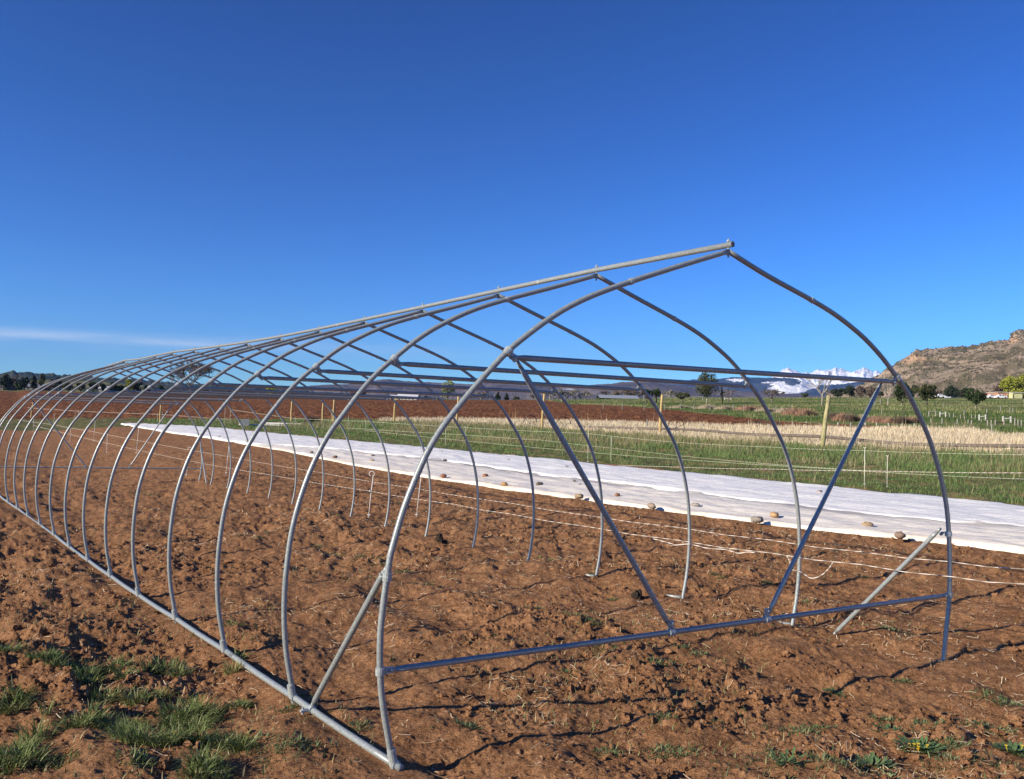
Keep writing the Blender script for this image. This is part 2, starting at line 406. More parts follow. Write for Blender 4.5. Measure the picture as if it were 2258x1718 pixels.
# ================================================================== HOOP HOUSE FRAME
HTI = [.0048, -.0028, -.0051, -.0024, -.0017, -.0038, -.0013, .0021, .0051, .0075, .0134, .0033, .0006, -.0011, -.0074, -.0108]
HDH = [.005, .002, -.006, -.016, -.005, -.004, -.011, -.013, -.017, -.008, .002, .019, 0, .008, .012, .032]
HR = .0165; HC = 2.08
PROF0L = [(0, 2.795), (.36, 2.672), (.757, 2.530), (1.023, 2.425), (1.20, 2.338), (1.348, 2.245), (1.501, 2.132), (1.588, 2.058), (1.76, 1.88), (1.922, 1.69), (2.012, 1.555), (2.081, 1.41), (2.142, 1.255), (2.186, 1.105), (2.21, 1.0), (2.241, .736), (2.246, .6), (2.242, .483), (2.232, .373), (2.211, .25), (2.159, 0), (2.15, -.04)]
PROF0R = [(0, 2.795), (.345, 2.676), (.756, 2.556), (1.011, 2.468), (1.261, 2.352), (1.451, 2.234), (1.594, 2.122), (1.76, 1.98), (1.891, 1.822), (2.0, 1.675), (2.074, 1.545), (2.166, 1.35), (2.238, 1.118), (2.268, .883), (2.279, .69), (2.275, .452), (2.25, .277), (2.212, .04), (2.19, -.12)]
PROF = [(0, 2.795), (.355, 2.674), (.757, 2.542), (1.015, 2.445), (1.225, 2.340), (1.39, 2.238), (1.545, 2.112), (1.74, 1.93), (1.93, 1.68), (2.015, 1.55), (2.1, 1.37), (2.165, 1.17), (2.205, .98), (2.226, .77), (2.231, .62), (2.226, .46), (2.205, .27), (2.16, .05), (2.145, -.03), (2.13, -.14)]
def catmull(P, n=5):
    P = np.array(P, float); P = np.vstack([2*P[0]-P[1], P, 2*P[-1]-P[-2]]); o = []
    for i in range(1, len(P)-2):
        for s in range(n):
            q = s/n; o.append(.5*((2*P[i])+(-P[i-1]+P[i+1])*q+(2*P[i-1]-5*P[i]+4*P[i+1]-P[i+2])*q*q+(-P[i-1]+3*P[i]-3*P[i+1]+P[i+2])*q**3))
    o.append(P[-2]); return np.array(o)
def pu(prof, v):
    q = np.array(prof)[::-1]; return float(np.interp(v, q[:, 1], q[:, 0]))
FRAME = empty('hoop_house_frame', HP[0])
tag(FRAME, 'bare galvanised steel skeleton of a long gothic-arched hoop house standing on red soil', 'greenhouse frame')
FO = Vector(HP[0])
def hoop_world(i, u, v, dn=0):
    ti = HTI[i]; u, v = u*math.cos(ti)-v*math.sin(ti), u*math.sin(ti)+v*math.cos(ti); a = HYAW[i]; P = HP[i]
    return np.array([P[0]+u*math.cos(a)-dn*math.sin(a), P[1]+u*math.sin(a)+dn*math.cos(a), P[2]+v])
def loc3(P): return [tuple(np.array(q)-np.array(HP[0])) for q in P]
def hoop_mesh(pl, pr):
    b = MB()
    for s, pf in ((-1, pl), (1, pr)):
        c = catmull(pf, 5); b.tube([(s*q[0], 0, q[1]) for q in c], HR, 12)
    V = np.vstack(b.v); me_o = mesh_obj('hoop', V, b.f, M_PIPE, None, True, link=False); return me_o.data
me0 = hoop_mesh(PROF0L, PROF0R); me1 = hoop_mesh([q for q in PROF if q[1] > -.1], PROF)
def collar_mesh(rad=.0235, wd=.038, tab=.045):
    b = MB(); b.tube([(0, 0, -wd/2), (0, 0, wd/2)], rad, 14); 
    b.box((-rad-tab/2, 0, 0), (tab, .012, wd*.8)); b.tube([(-rad-tab*.7, -.02, 0), (-rad-tab*.7, .02, 0)], .007, 6)
    return mesh_obj('collar', np.vstack(b.v), b.f, M_CLAMP, None, False, link=False).data
me_col = collar_mesh()
def simple_data(name, fn, mat, smooth=False):
    b = MB(); fn(b); return mesh_obj(name, np.vstack(b.v), b.f, mat, None, smooth, link=False).data
me_ring = simple_data('splice_ring', lambda b: b.tube([(0, 0, -.012), (0, 0, .012)], HR+.003, 12), M_CLAMP)
me_bolt = simple_data('bolt', lambda b: (b.tube([(0, 0, -.075), (0, 0, .045)], .0055, 6), b.tube([(0, 0, .026), (0, 0, .034)], .012, 6), b.tube([(0, 0, -.060), (0, 0, -.050)], .012, 6)), M_CLAMP)
def kid(name, data, parent, loc, rot=(0, 0, 0)):
    o = bpy.data.objects.new(name, data); C.objects.link(o); o.parent = parent; o.location = loc; o.rotation_euler = rot; return o
hoops = []
for i in range(16):
    h = kid('hoop', me0 if i == 0 else me1, FRAME, Vector(HP[i])-FO, (0, -HTI[i], HYAW[i])); hoops.append(h)
    pl, pr = (PROF0L, PROF0R) if i == 0 else (PROF, PROF)
    vc = HC-HDH[i]
    for s, pf in ((-1, pl), (1, pr)):
        a = math.radians(42)*s
        c = kid('collar', me_col, h, (s*pu(pf, vc), 0, vc), (0, -a, 0))
        if s < 0: c.rotation_euler = (0, -abs(a), math.pi)
        kid('splice_ring', me_ring, h, (s*.757, 0, float(np.interp(.757, [q[0] for q in pf[:8]], [q[1] for q in pf[:8]]))), (0, -s*math.radians(68), 0))
    kid('bolt', me_bolt, h, (0, 0, 2.83))
    if i in (0, 15):
        for s, pf in ((-1, pl), (1, pr)):
            kid('collar', me_col, h, (s*pu(pf, .475), 0, .475), (0, 0, 0 if s > 0 else math.pi))
            kid('collar', me_col, h, (s*pu(pf, .93), 0, .93), (0, math.radians(-5)*s, -math.pi/2))
def member(name, a, b, r=.0163, flat=True, mat=None, sag=0, parent=None):
    """straight pipe with hammered-flat ends, between two world points"""
    a = np.array(a, float); b = np.array(b, float); L = np.linalg.norm(b-a); m = MB()
    m.tube([a+(b-a)*q for q in (.045/L, .09/L, .5, 1-.09/L, 1-.045/L)], [r*.72, r, r, r, r*.72], 12)
    for p, q in ((a, b), (b, a)):
        d = (q-p)/L; m.tube([p, p+d*.05], [r*.62, r*.74], 8)
    m.v = [np.array(v)-np.array(HP[0]) for v in m.v]
    return m.build(name, mat or M_PIPE, parent or FRAME, True)
for i in range(16):
    vc = HC-HDH[i]-.03; pl, pr = (PROF0L, PROF0R) if i == 0 else (PROF, PROF)
    member('crossbar', hoop_world(i, -pu(pl, vc)+.045, vc, 0), hoop_world(i, pu(pr, vc)-.045, vc, 0))
DG = {0: (.36, 1.18), 15: (-.35, 1.15)}
def back_uv(px, py, i=0):
    dx, dy, dz = ray(px, py); a = HYAW[i]; n = np.array([-math.sin(a), math.cos(a), 0]); D = np.array([dx, dy, dz]); O = np.array([0, 0, EYE])
    X = O+D*(n@(np.array(HP[i])-O)/(n@D))-np.array(HP[i]); return X[0]*math.cos(a)+X[1]*math.sin(a), X[2]
ub1 = back_uv(1481, 1383)[0]; ub2 = back_uv(1692, 1357)[0]
for i in (0, 15):
    pl, pr = (PROF0L, PROF0R) if i == 0 else (PROF, PROF)
    dn = -.0
    eb = member('end_bar', hoop_world(i, -pu(pl, .475)+.035, .475), hoop_world(i, pu(pr, .475)-.035, .475))
    for uu, tu in ((ub1, -1.50), (ub2, 1.50)):
        if i == 15: uu = -.30 if tu < 0 else .62
        member('diagonal_brace', hoop_world(i, tu, 2.03, .02), hoop_world(i, uu, .475+ .02, .0), .0158)
        kc = kid('collar', me_col, eb, Vector(hoop_world(i, uu, .475))-FO, (0, math.pi/2, HYAW[i]))
    # struts running back (or forward) along the walls
    s = 1 if i == 0 else -1; j = 1 if i == 0 else 14
    fr = .80
    for sd in (-1, 1):
        top = hoop_world(i, sd*(2.21 if i == 0 else 2.19), .97, .03*s)
        ft = (1-fr)*hoop_world(i, sd*2.15, .02)+fr*hoop_world(j, sd*2.15, .02)
        if sd > 0: ft = np.array([*at(1835.6, 1394)[:2], 0]) if i == 0 else ft; ft[2] = gz1(ft[0], ft[1])-.01
        member('strut', top, ft, .0172)
# ridge pipe with an open end
rp = [hoop_world(i, 0, 2.835) for i in range(16)]; d0 = rp[0]-rp[1]; rp[0] = rp[0]+d0/np.linalg.norm(d0)*.035
m = MB(); pts = loc3(rp); m.tube(pts, .0185, 14, caps=False)
inner = [np.array(pts[0]), np.array(pts[0])+(np.array(pts[1])-np.array(pts[0]))*.2]
m.tube(inner, .0165, 14, caps=False)
m.f += [tuple(k for k in (q, (q+1) % 14, 16*14+(q+1) % 14, 16*14+q)) for q in range(14)]
ridge = m.build('ridge_pipe', M_PIPE, FRAME, True)
for i in (2, 5, 9, 12):
    d = Vector(pts[i])-Vector(pts[i-1]); kid('splice_ring', me_ring, ridge, Vector(pts[i-1])+d*.55, d.to_track_quat('Z', 'Y').to_euler())
# base pipe on the soil along the near (left) wall, with a clamp at every foot
bp = [hoop_world(i, -2.148, .010) for i in range(16)]; d0 = bp[0]-bp[1]; bp[0] = bp[0]+d0/np.linalg.norm(d0)*.05
den = []
for i in range(15):
    for q in np.arange(0, 1, .25):
        p = bp[i]*(1-q)+bp[i+1]*q; den.append(p-np.array([0, 0, .006*math.sin(q*math.pi)]))
den.append(bp[15])
m = MB(); m.tube(loc3(den), .0185, 14); base = m.build('base_pipe', M_PIPE, FRAME, True)
me_foot = simple_data('foot_clamp', lambda b: (b.tube([(0, -.022, 0), (0, .022, 0)], .0235, 14), b.tube([(-.010, 0, 0), (-.026, 0, .080)], .0215, 14), b.box((-.008, .034, .032), (.010, .05, .06), 0, .4), b.tube([(-.03, .034, .040), (.014, .034, .040)], .006, 6)), M_CLAMP)
for i in range(16):
    kid('foot_clamp', me_foot, base, Vector(hoop_world(i, -2.148, .010))-FO, (0, 0, HYAW[i]))
ft = .2*np.array(bp[0])+.8*np.array(bp[1])
kid('collar', me_col, base, Vector(ft)-FO, (math.pi/2, 0, HYAW[0]))
# the far (right) wall's base pipe is buried except for short pieces beside some feet
for i in (1, 2, 3):
    a = hoop_world(i, 2.14, 0); b2 = hoop_world(i+1, 2.14, 0); a[2] = gz1(a[0], a[1])+.012; b2[2] = a[2]-.10
    q = a+(b2-a)*.28; q[2] = a[2]-.03
    m = MB(); m.tube(loc3([a, q]), .014, 10); m.build('base_stub', M_PIPE, FRAME, True)

# ================================================================== ROW COVER SHEETS
def sheet_mat(name, white, dirty=False):
    m, t, b = mat_base(name, .62, .3)
    a = t.nodes.new('ShaderNodeAttribute'); a.attribute_name = 'tint'
    n = _noise(t, (.9, 3., 3.), 6, .65); c = _mix(t, .18, a.outputs['Color'], _ramp(t, n, [(.3, tuple(q*.72 for q in white)), (.65, white)]))
    t.links.new(c, b.inputs['Base Color']); _bump(t, b, _noise(t, (4, 9, 6), 6, .6), .05, .7)
    return m
def sheet(name, ua, ub, t0, t1, label, white, band, lift, seed):
    nt_, nu = 620, 30
    tt = t0+(t1-t0)*np.linspace(0, 1, nt_)**1.9; V = []; Cc = []
    for j in range(nu):
        q = j/(nu-1); u = ua(tt)*(1-q)+ub(tt)*q
        u = u+(fbm(tt*.6, tt*0+seed, seed, 3)*.07)*(1-q)+(fbm(tt*.7, tt*0+seed, seed+4, 3)*.10)*q
        x, y = to_xy(u, tt)
        z = zbase(x, y)+lift+.02*np.sin(q*math.pi)+(ridged(u*1.4+.3*tt, tt*.4, seed+9, 3)-.6)*.04+fbm(u*5, tt*1.4, seed+2, 3)*.032
        if q in (0, 1): z = z-.07
        V.append(np.stack([x, y, z], 1))
        c = np.tile(np.array(white), (nt_, 1))
        if band is not None:
            k = np.exp(-((q-band-.05*fbm(tt*.3, tt*0, seed+1, 3))/.10)**2)*(.80+1.2*fbm(tt*.5, tt*0+q*9, seed+3, 4))
            k = np.clip(k, 0, .78)[:, None]*sstep(40, 22, tt)[:, None]
            c = c*(1-k)+np.array([.25, .24, .23])*k
            e = np.clip((.22-q)/.22, 0, 1)*np.clip(fbm(tt*1.5, tt*0+q*5, seed+6, 3)*1.3+.45, 0, 1)
            c = c*(1-.5*e[:, None])+np.array([.72, .52, .33])*.5*e[:, None]
        V2 = c; Cc.append(V2)
    V = np.array(V).reshape(-1, 3); Cc = np.array(Cc).reshape(-1, 3)
    a = np.arange(nt_*nu).reshape(nu, nt_); Fq = np.stack([a[:-1, :-1], a[:-1, 1:], a[1:, 1:], a[1:, :-1]], -1).reshape(-1, 4)
    o = mesh_obj(name, V, Fq, sheet_mat(name+'_fabric', white), smooth=True, col=Cc)
    s = o.modifiers.new('thickness', 'SOLIDIFY'); s.thickness = .004
    return tag(o, label, 'row cover', 'fabric row covers laid on the soil')
tN = float(to_ut(*at(555, 983)[:2])[1]); tF = float(to_ut(*at(272, 936)[:2])[1])
def far_a(t): return np.where(t < tN-1, u_seam(t)-.25, np.where(t < tN+.6, (u_seam(t)-.25)*(1-(t-tN+1)/1.6)+u_near(t)*(t-tN+1)/1.6, u_near(t)))
SH1 = sheet('row_cover', u_near, lambda t: u_seam(t)+.1, -6, tN, 'cream row cover strip nearer the frame, weighted with stones, grey streak along its upper edge', (.86, .80, .69), .86, .045, 3)
SH2 = sheet('row_cover', far_a, u_far, -8, tF, 'cleaner white row cover strip beside the grass verge, reaching farthest to the left', (.88, .87, .83), None, .075, 11)

STONES = [  # px, py (base), width px, colour, label
 (978, 1053, 16, (.42, .20, .12), 'small brick-red stone on the cream cover edge, left of the big orange one'),
 (1070, 1053, 16, (.46, .21, .12), 'rounded red-orange stone just left of and behind the largest orange stone'),
 (1112, 1072, 19, (.52, .32, .16), 'largest orange-tan cobble at the cream cover edge left of the leaning brace'),
 (1189, 1071, 17, (.27, .23, .17), 'domed olive-brown cobble right of the largest orange cobble'),
 (1277, 1099, 21, (.45, .33, .21), 'tan wedge-shaped stone tilted at the cover edge beside the long brace'),
 (1361, 1095, 14, (.48, .25, .14), 'small reddish-orange triangular stone on the cream cover'),
 (1437, 1121, 25, (.42, .33, .25), 'flat grey-tan cobble on the cream cover edge left of the second hoop foot'),
 (1533, 1118, 18, (.45, .40, .35), 'half-covered greyish stone poking up between two hoops'),
 (1708, 1141, 24, (.60, .38, .20), 'bright golden oval stone on the cream cover'),
 (1670, 1152, 28, (.40, .34, .28), 'long grey cobble sunk in the cover edge below the golden stone'),
 (1913, 1163, 25, (.50, .36, .22), 'tan cobble with a long shadow on the cream cover near the end brace'),
 (1984, 1187, 30, (.33, .24, .18), 'brown angular cobble at the cover edge right of the tan one'),
 (739, 1010, 11, (.25, .15, .10), 'dark brown stone on the cream cover near its far end'),
 (687, 1000, 9, (.33, .25, .18), 'small brown stone left of the dark brown one, at the far end'),
 (820, 1019, 13, (.48, .38, .24), 'pale tan stone on the cream cover beyond the first hoop'),
 (822, 1007, 9, (.38, .33, .27), 'small grey stone just behind the pale tan stone'),
 (973, 999, 10, (.33, .30, .22), 'small olive stone on the white cover behind the front hoop leg'),
 (981, 1017, 8, (.16, .14, .12), 'dark pebble on the white cover behind the front hoop leg'),
 (885, 989, 8, (.30, .28, .22), 'small dark stone near the far edge of the white cover, middle distance'),
 (656, 962, 8, (.28, .22, .17), 'small brown stone on the white cover, far middle'),
 (696, 966, 8, (.25, .21, .17), 'small dark stone right of the brown one on the white cover'),
 (1121, 1018, 10, (.47, .36, .24), 'pale little stone near the upper edge of the white cover'),
 (1250, 1033, 11, (.22, .17, .15), 'dark pointed stone near the top edge of the white cover beside the brace'),
 (1266, 1063, 8, (.22, .18, .16), 'dark sliver of stone on the grey streak beside the brace'),
 (1279, 1071, 6, (.07, .06, .06), 'tiny black pebble beside the long brace'),
 (1807, 1090, 19, (.52, .42, .36), 'flat pinkish stone lying low in the white cover near the grass'),
 (484, 965, 8, (.30, .22, .15), 'small brown stone at the near edge of the white cover, far left'),
 (546, 976, 8, (.36, .27, .2), 'brown stone near where the cream cover begins'),
]
M_ST = []
for q, (px, py, wpx, colr, lab) in enumerate(STONES):
    p = at(px, py, .05); u, t = to_ut(p[0], p[1]); wd = wpx/FPX*p[1]*.5
    colr = tuple(c*.8 for c in colr); mt = noisy('stone_%d' % q, [(.3, tuple(c*.72 for c in colr)), (.55, colr), (.75, tuple(min(1, c*1.2) for c in colr))], 25., 4, .85, ((60,)*3, .004))
    b = MB(); b.blob((0, 0, 0), (wd, wd*.75, wd*.5), q+5, 8, 12, .36)
    z = float(zbase(p[0], p[1]))+.075+wd*.18
    o = b.build('stone', mt, None, True, (p[0], p[1], z)); o.rotation_euler = (0, 0, q*1.3)
    tag(o, lab, 'stone', 'stones holding down the row covers')

# ================================================================== ELECTRIC FENCE: STEP-IN POSTS AND ROPES
M_POLY = noisy('white_plastic', [(.3, (.74, .72, .66)), (.7, (.86, .85, .80))], 40., 3, .5, None, .3)
M_POLYG = noisy('weathered_white_plastic', [(.3, (.66, .66, .50)), (.7, (.80, .80, .64))], 40., 3, .5, None, .3)
def rope_mat(name, a, b_):
    m, t, b = mat_base(name, .7, .2)
    wv = t.nodes.new('ShaderNodeTexWave'); wv.inputs['Scale'].default_value = 22; wv.bands_direction = 'DIAGONAL'; wv.inputs['Distortion'].default_value = .4
    t.links.new(_mp(t, 1.), wv.inputs['Vector'])
    t.links.new(_ramp(t, wv.outputs['Fac'], [(.35, a), (.6, b_)]), b.inputs['Base Color']); return m
M_ROPE = rope_mat('white_polyrope', (.30, .25, .20), (.72, .66, .58)); M_ROPEG = rope_mat('greenish_polyrope', (.34, .37, .24), (.62, .66, .50))
ORD = ['nearest', 'second nearest', 'third nearest', 'fourth nearest', 'fifth nearest', 'sixth nearest', 'seventh nearest', 'eighth nearest', 'ninth nearest', 'tenth nearest']
def nth(i): return ORDN[i-1] if i <= len(ORDN) else '%dth' % i
ORDN = ['first', 'second', 'third', 'fourth', 'fifth', 'sixth', 'seventh', 'eighth', 'ninth', 'tenth', 'eleventh', 'twelfth', 'thirteenth', 'fourteenth', 'fifteenth', 'sixteenth', 'seventeenth', 'eighteenth', 'nineteenth', 'twentieth', 'twenty-first', 'twenty-second', 'twenty-third', 'twenty-fourth', 'twenty-fifth', 'twenty-sixth', 'twenty-seventh', 'twenty-eighth']
def pigtail(name, px, ptop, pbase, label, group, loop=True, leanpx=0):
    g = at(px, pbase); x, y = g[0], g[1]; z0 = gz1(x, y); ht = height_at(px, ptop, x, y)-z0
    o = empty(name, (x, y, z0)); tag(o, label, 'fence post', group); yr = y
    r = max(.0065, .20*yr/858*.5)
    lx = leanpx/FPX*y
    m = MB(); m.tube([(0, 0, -.05), (lx*.5, 0, ht*.5), (lx, 0, ht-(.07 if loop else 0))], r, 7); m.build('shaft', M_POLY if loop else M_POLYG, o, True)
    if loop:
        m = MB(); R = .042; m.tube([(lx+R*math.cos(a)-R*.6, 0, ht-.05+R*math.sin(a)) for a in np.linspace(-.9, 4.4, 16)], r*.9, 6); m.build('pigtail_loop', M_POLY, o, True)
    else:
        for s in (-1, 1):
            m = MB(); m.tube([(lx, 0, ht-.01), (lx+s*.022, 0, ht+.03)], r*1.1, 6); m.build('top_prong', M_POLYG, o, True)
    m = MB(); m.tube([(-.02, 0, .05), (.03, 0, .05)], r*1.2, 6); m.build('foot_step', M_POLY, o)
    return o, np.array([x, y, z0]), ht
LA = [(816, 1038, 1148, 8), (414, 985, 1050, 8), (235, 954, 1000, 0), (154, 938, 977, 0), (73, 922, 954, 0)]
LB = [(924, 998, 1141, 13), (501, 960, 1047, 6), (302, 935, 1001.6, 4), (207, 920, 974.5, 2), (118, 913, 950, 1)]
PA, PB = [], []
for i, (px, a, b_, ln) in enumerate(LA): PA.append(pigtail('fence_post', px-ln/2, a, b_, 'white pigtail step-in post, %s of the line hugging the right-hand hoop feet' % ORD[i], 'pigtail fence posts beside the frame', True, ln))
for i, (px, a, b_, ln) in enumerate(LB): PB.append(pigtail('fence_post', px-ln/2, a, b_, 'white pigtail step-in post, %s of the line closer to the row covers' % ORD[i], 'pigtail fence posts beside the frame', True, ln))
LC = [(1906, 989, 1080), (1296, 952, 1020), (1025, 941, 980.5), (805, 927.5, 957), (650, 921, 945.5), (507, 900, 937), (357, 909, 937), (172, 904, 921)]
LD = [(1956, 1007, 1079), (1347, 965.5, 1016), (982, 930, 982), (767, 917, 956), (614, 932, 947), (495, 899, 939), (347, 913, 936), (165, 911, 928)]
PC, PD = [], []
for i, (px, a, b_) in enumerate(LC): PC.append(pigtail('fence_post', px, a, b_, 'thin off-white step-in post, %s of the grass-edge line next to the white cover' % ORD[i], 'step-in fence posts at the grass edge', False))
for i, (px, a, b_) in enumerate(LD): PD.append(pigtail('fence_post', px, a, b_, 'thin off-white step-in post, %s of the line standing just inside the grass' % ORD[i], 'step-in fence posts at the grass edge', False))
def on_line(px, py, P1, P2):
    """point of a sight line in the vertical plane through two plan points"""
    dx, dy, dz = ray(px, py); n = np.array([-(P2[1]-P1[1]), P2[0]-P1[0]]); s = (n@np.array(P1[:2]))/(n@np.array([dx, dy])); return np.array([dx*s, dy*s, EYE+dz*s])
def rope(pix, P1, P2, label, mat=M_ROPE, r=.0036, group='ropes of the electric fence'):
    pts = [on_line(px, py, P1, P2) for px, py in pix]; o_ = []
    for a, b_ in zip(pts[:-1], pts[1:]):
        n = max(2, int(np.linalg.norm(b_-a)/.8))
        for q in range(n):
            s = q/n; o_.append(a*(1-s)+b_*s-np.array([0, 0, .012*4*s*(1-s)]))
    o_.append(pts[-1]); c = o_[0]; m = MB()
    dist = [np.hypot(p[0], p[1]) for p in o_]
    m.tube([p-c for p in o_], [max(r, d/858*.13) for d in dist], 6)
    o = m.build('rope', mat, None, True, tuple(c)); return tag(o, label, 'rope', group)
uA = [to_ut(p[1][0], p[1][1])[0] for p in PA]
a0, a1 = PA[0][1], PA[1][1]; b0, b1 = PB[0][1], PB[1][1]
rope([(2300, 1293), (2258, 1288), (2100, 1272), (1900, 1245), (1700, 1219.5), (1500, 1192), (1300, 1162), (1129, 1134), (1000, 1112), (816, 1083)], a0, a1, 'lower white twisted rope beside the right-hand hoop feet, nearest stretch')
rope([(816, 1083), (600, 1048), (414, 1015.5)], a0, a1, 'white rope between the first and second posts along the hoop feet')
rope([(414, 1015.5), (235, 977), (154, 957.5), (73, 938)], PA[1][1], PA[3][1], 'white rope receding to the left along the hoop feet')
rope([(2300, 1260), (2258, 1255), (2100, 1239), (1900, 1217), (1700, 1191), (1500, 1163.5), (1300, 1137), (1129, 1110), (921, 1078)], b0, b1, 'upper white twisted rope above the bare soil in front of the row covers, nearest stretch')
rope([(921, 1078), (700, 1041), (499, 1006)], b0, b1, 'white rope in front of the covers between its first and second posts')
rope([(499, 1006), (302, 971), (206.5, 952), (118, 936.5), (40, 926)], PB[1][1], PB[3][1], 'white rope receding to the left in front of the covers')
c0, c1 = PC[0][1], PC[1][1]; d0_, d1_ = PD[0][1], PD[1][1]
rope([(2300, 1004), (2258, 1003), (1906, 994), (1700, 986), (1486, 975), (1296, 956)], c0, c1, 'topmost thin rope over the green verge, right stretch', M_ROPEG, .0035)
rope([(1296, 956), (1025, 943), (805, 929), (650, 923), (507, 903)], PC[1][1], PC[3][1], 'topmost thin rope over the green verge, middle and far stretch', M_ROPEG, .0035)
rope([(2300, 1045), (2258, 1043), (1906, 1038), (1700, 1034.5), (1494, 1030), (1260, 1021), (1200, 1018)], c0, c1, 'thick white twisted rope low over the grass beside the white cover', M_ROPE, .006)
rope([(2300, 1059), (2258, 1056.5), (1956, 1042), (1850, 1034), (1600, 1015), (1347, 988)], d0_, d1_, 'middle thin greenish rope strung through the grass posts on the right', M_ROPEG, .004)
rope([(1347, 988), (1200, 971), (1025, 959), (805, 946), (767, 944)], PD[1][1], PD[3][1], 'middle thin greenish rope far along the grass verge', M_ROPEG, .004)
rope([(1906, 1038), (1494, 1012.5), (1296, 997), (1025, 972), (805, 949)], c0, PC[3][1], 'lower thin greenish rope crossing the short green grass', M_ROPEG, .004)
rope([(507, 925), (357, 914), (172, 907), (118, 903), (60, 899)], PC[5][1], PC[7][1], 'faint far rope above the green strip at far left', M_ROPE, .004)
# knots where the rope meets the two nearest posts
for P_, py, px in ((PA[0], 1083, 816), (PA[1], 1015.5, 414)):
    k = on_line(px, py, a0, a1); b = MB(); b.blob((0, 0, 0), (.022, .022, .022), 3, 5, 8, .2)
    o = b.build('knot', M_ROPE, P_[0], True); o.location = Vector(k)-Vector(P_[1])
# loose tail of rope hanging from the lower line
pts = [on_line(px, py, a0, a1) for px, py in [(1735, 1225), (1741, 1237), (1747, 1256), (1765, 1261), (1789, 1275), (1812, 1268), (1828, 1253), (1836, 1241)]]
m = MB(); c = pts[0]; m.tube([p-c for p in catmull(pts, 4)], .0045, 6); tag(m.build('rope_tail', M_ROPE, None, True, tuple(c)), 'loose frayed rope end curling down from the lower white rope', 'rope')
pts = [on_line(px, py-2, a0, a1) for px, py in [(1440, 1190), (1478, 1200), (1490, 1204), (1520, 1202), (1560, 1211), (1600, 1214), (1628, 1222), (1648, 1219), (1665, 1221)]]
m = MB(); c = pts[0]; m.tube([p-c for p in catmull(pts, 4)], .005, 6); tag(m.build('rope_tail', M_ROPE, None, True, tuple(c)), 'second strand of rope wound loosely around the lower white rope', 'rope')

# ================================================================== TALL WOODEN POSTS
M_WOOD = noisy('peeled_pole', [(.3, (.36, .24, .10)), (.55, (.52, .38, .17)), (.75, (.60, .47, .24))], (14, 14, 3), 5, .8, ((30, 30, 6), .006))
M_WOODG = noisy('lichened_pole', [(.3, (.20, .19, .09)), (.5, (.38, .35, .17)), (.7, (.50, .44, .24))], (10, 10, 4), 5, .85, ((30, 30, 6), .008))
M_DARKW = noisy('dark_weathered_wood', [(.3, (.05, .04, .035)), (.7, (.12, .095, .075))], 12., 4, .9)
M_GREYW = noisy('grey_weathered_wood', [(.3, (.22, .21, .17)), (.7, (.36, .34, .28))], 12., 4, .9)
def pole(px, ptop, pbase, d, label, leanpx, rad, mat):
    if d is None: g = at(px, pbase); x, y = g[0], g[1]
    else: x, y = far(px, d)
    z0 = float(zbase(x, y)); ht = height_at(px, ptop, x, y)-z0; lx = leanpx/FPX*y
    m = MB(); pts = [(lx*q+.01*math.sin(q*9), .008*math.cos(q*7), -.1+(ht+.1)*q) for q in np.linspace(0, 1, 9)]
    m.tube(pts, [rad*(1.12-.25*q)+.004*math.sin(q*31) for q in np.linspace(0, 1, 9)], 10)
    o = m.build('wooden_post', mat, None, True, (x, y, z0)); return tag(o, label, 'wooden post', 'tall round poles of the field fence')
pole(1812, 872, 987, None, 'tall lichen-green round pole, thickest and nearest, behind the end brace of the frame', 14, .088, M_WOODG)
pole(1454, 870, 959, None, 'tall yellow peeled pole second from the right, left of the wheel', 4, .072, M_WOOD)
pole(1194, 868, 949, None, 'tall yellow peeled pole beside the long diagonal brace', 4, .072, M_WOOD)
pole(1006, 870, 941, None, 'tall yellow peeled pole crossed by the front hoop leg', 3, .072, M_WOOD)
pole(870, 874, 926, 66, 'yellow pole at the ploughed field edge, fifth from the right', 2, .072, M_WOOD)
pole(735, 879, 933, None, 'taller yellow pole of the pair next to the grey rail brace', 0, .072, M_WOOD)
pole(711, 885, 931, None, 'shorter yellow pole of the pair next to the grey rail brace', 0, .072, M_WOOD)
pole(642, 886, 931, None, 'yellow pole behind the concrete block', 0, .072, M_WOOD)
pole(353, 893, 931, None, 'pale yellow pole standing behind the end of the white cover', 0, .065, M_WOOD)
pole(68, 879, 922, None, 'pale leaning pole at the far left end of the frame', 4, .065, M_WOOD)
def small_post(px, ptop, pbase, label, mat=M_GREYW, rad=.06, d=None, grp='short stakes in the distance', cat='stake', name='stake'):
    if d is None:
        g = at(px, pbase)
        if g is None: x, y = far(px, float(crest(*far(px, 100)))*.85)
        else: x, y = g[0], g[1]
    else: x, y = far(px, d)
    z0 = float(zbase(x, y)); ht = max(.2, height_at(px, ptop, x, y)-z0)
    m = MB(); m.tube([(0, 0, -.1), (0, 0, ht)], [max(rad, y/858*.20), max(rad, y/858*.20)*.9], 6)
    return tag(m.build(name, mat, None, False, (x, y, z0)), label, cat, grp)
small_post(731, 903, 933, 'thin yellow stake just left of the grey rail brace', M_WOOD, .04)
small_post(1427, 925, 944, 'pale stake in the dry grass left of the second tall pole', M_GREYW, .05)
small_post(1160.5, 917, 931, 'short white stake beside the small hoop in the tan grass', M_GREYW, .04)
small_post(1876, 932, 950, 'lone pale stake at the ploughed field edge right of the green pole', M_GREYW, .05)

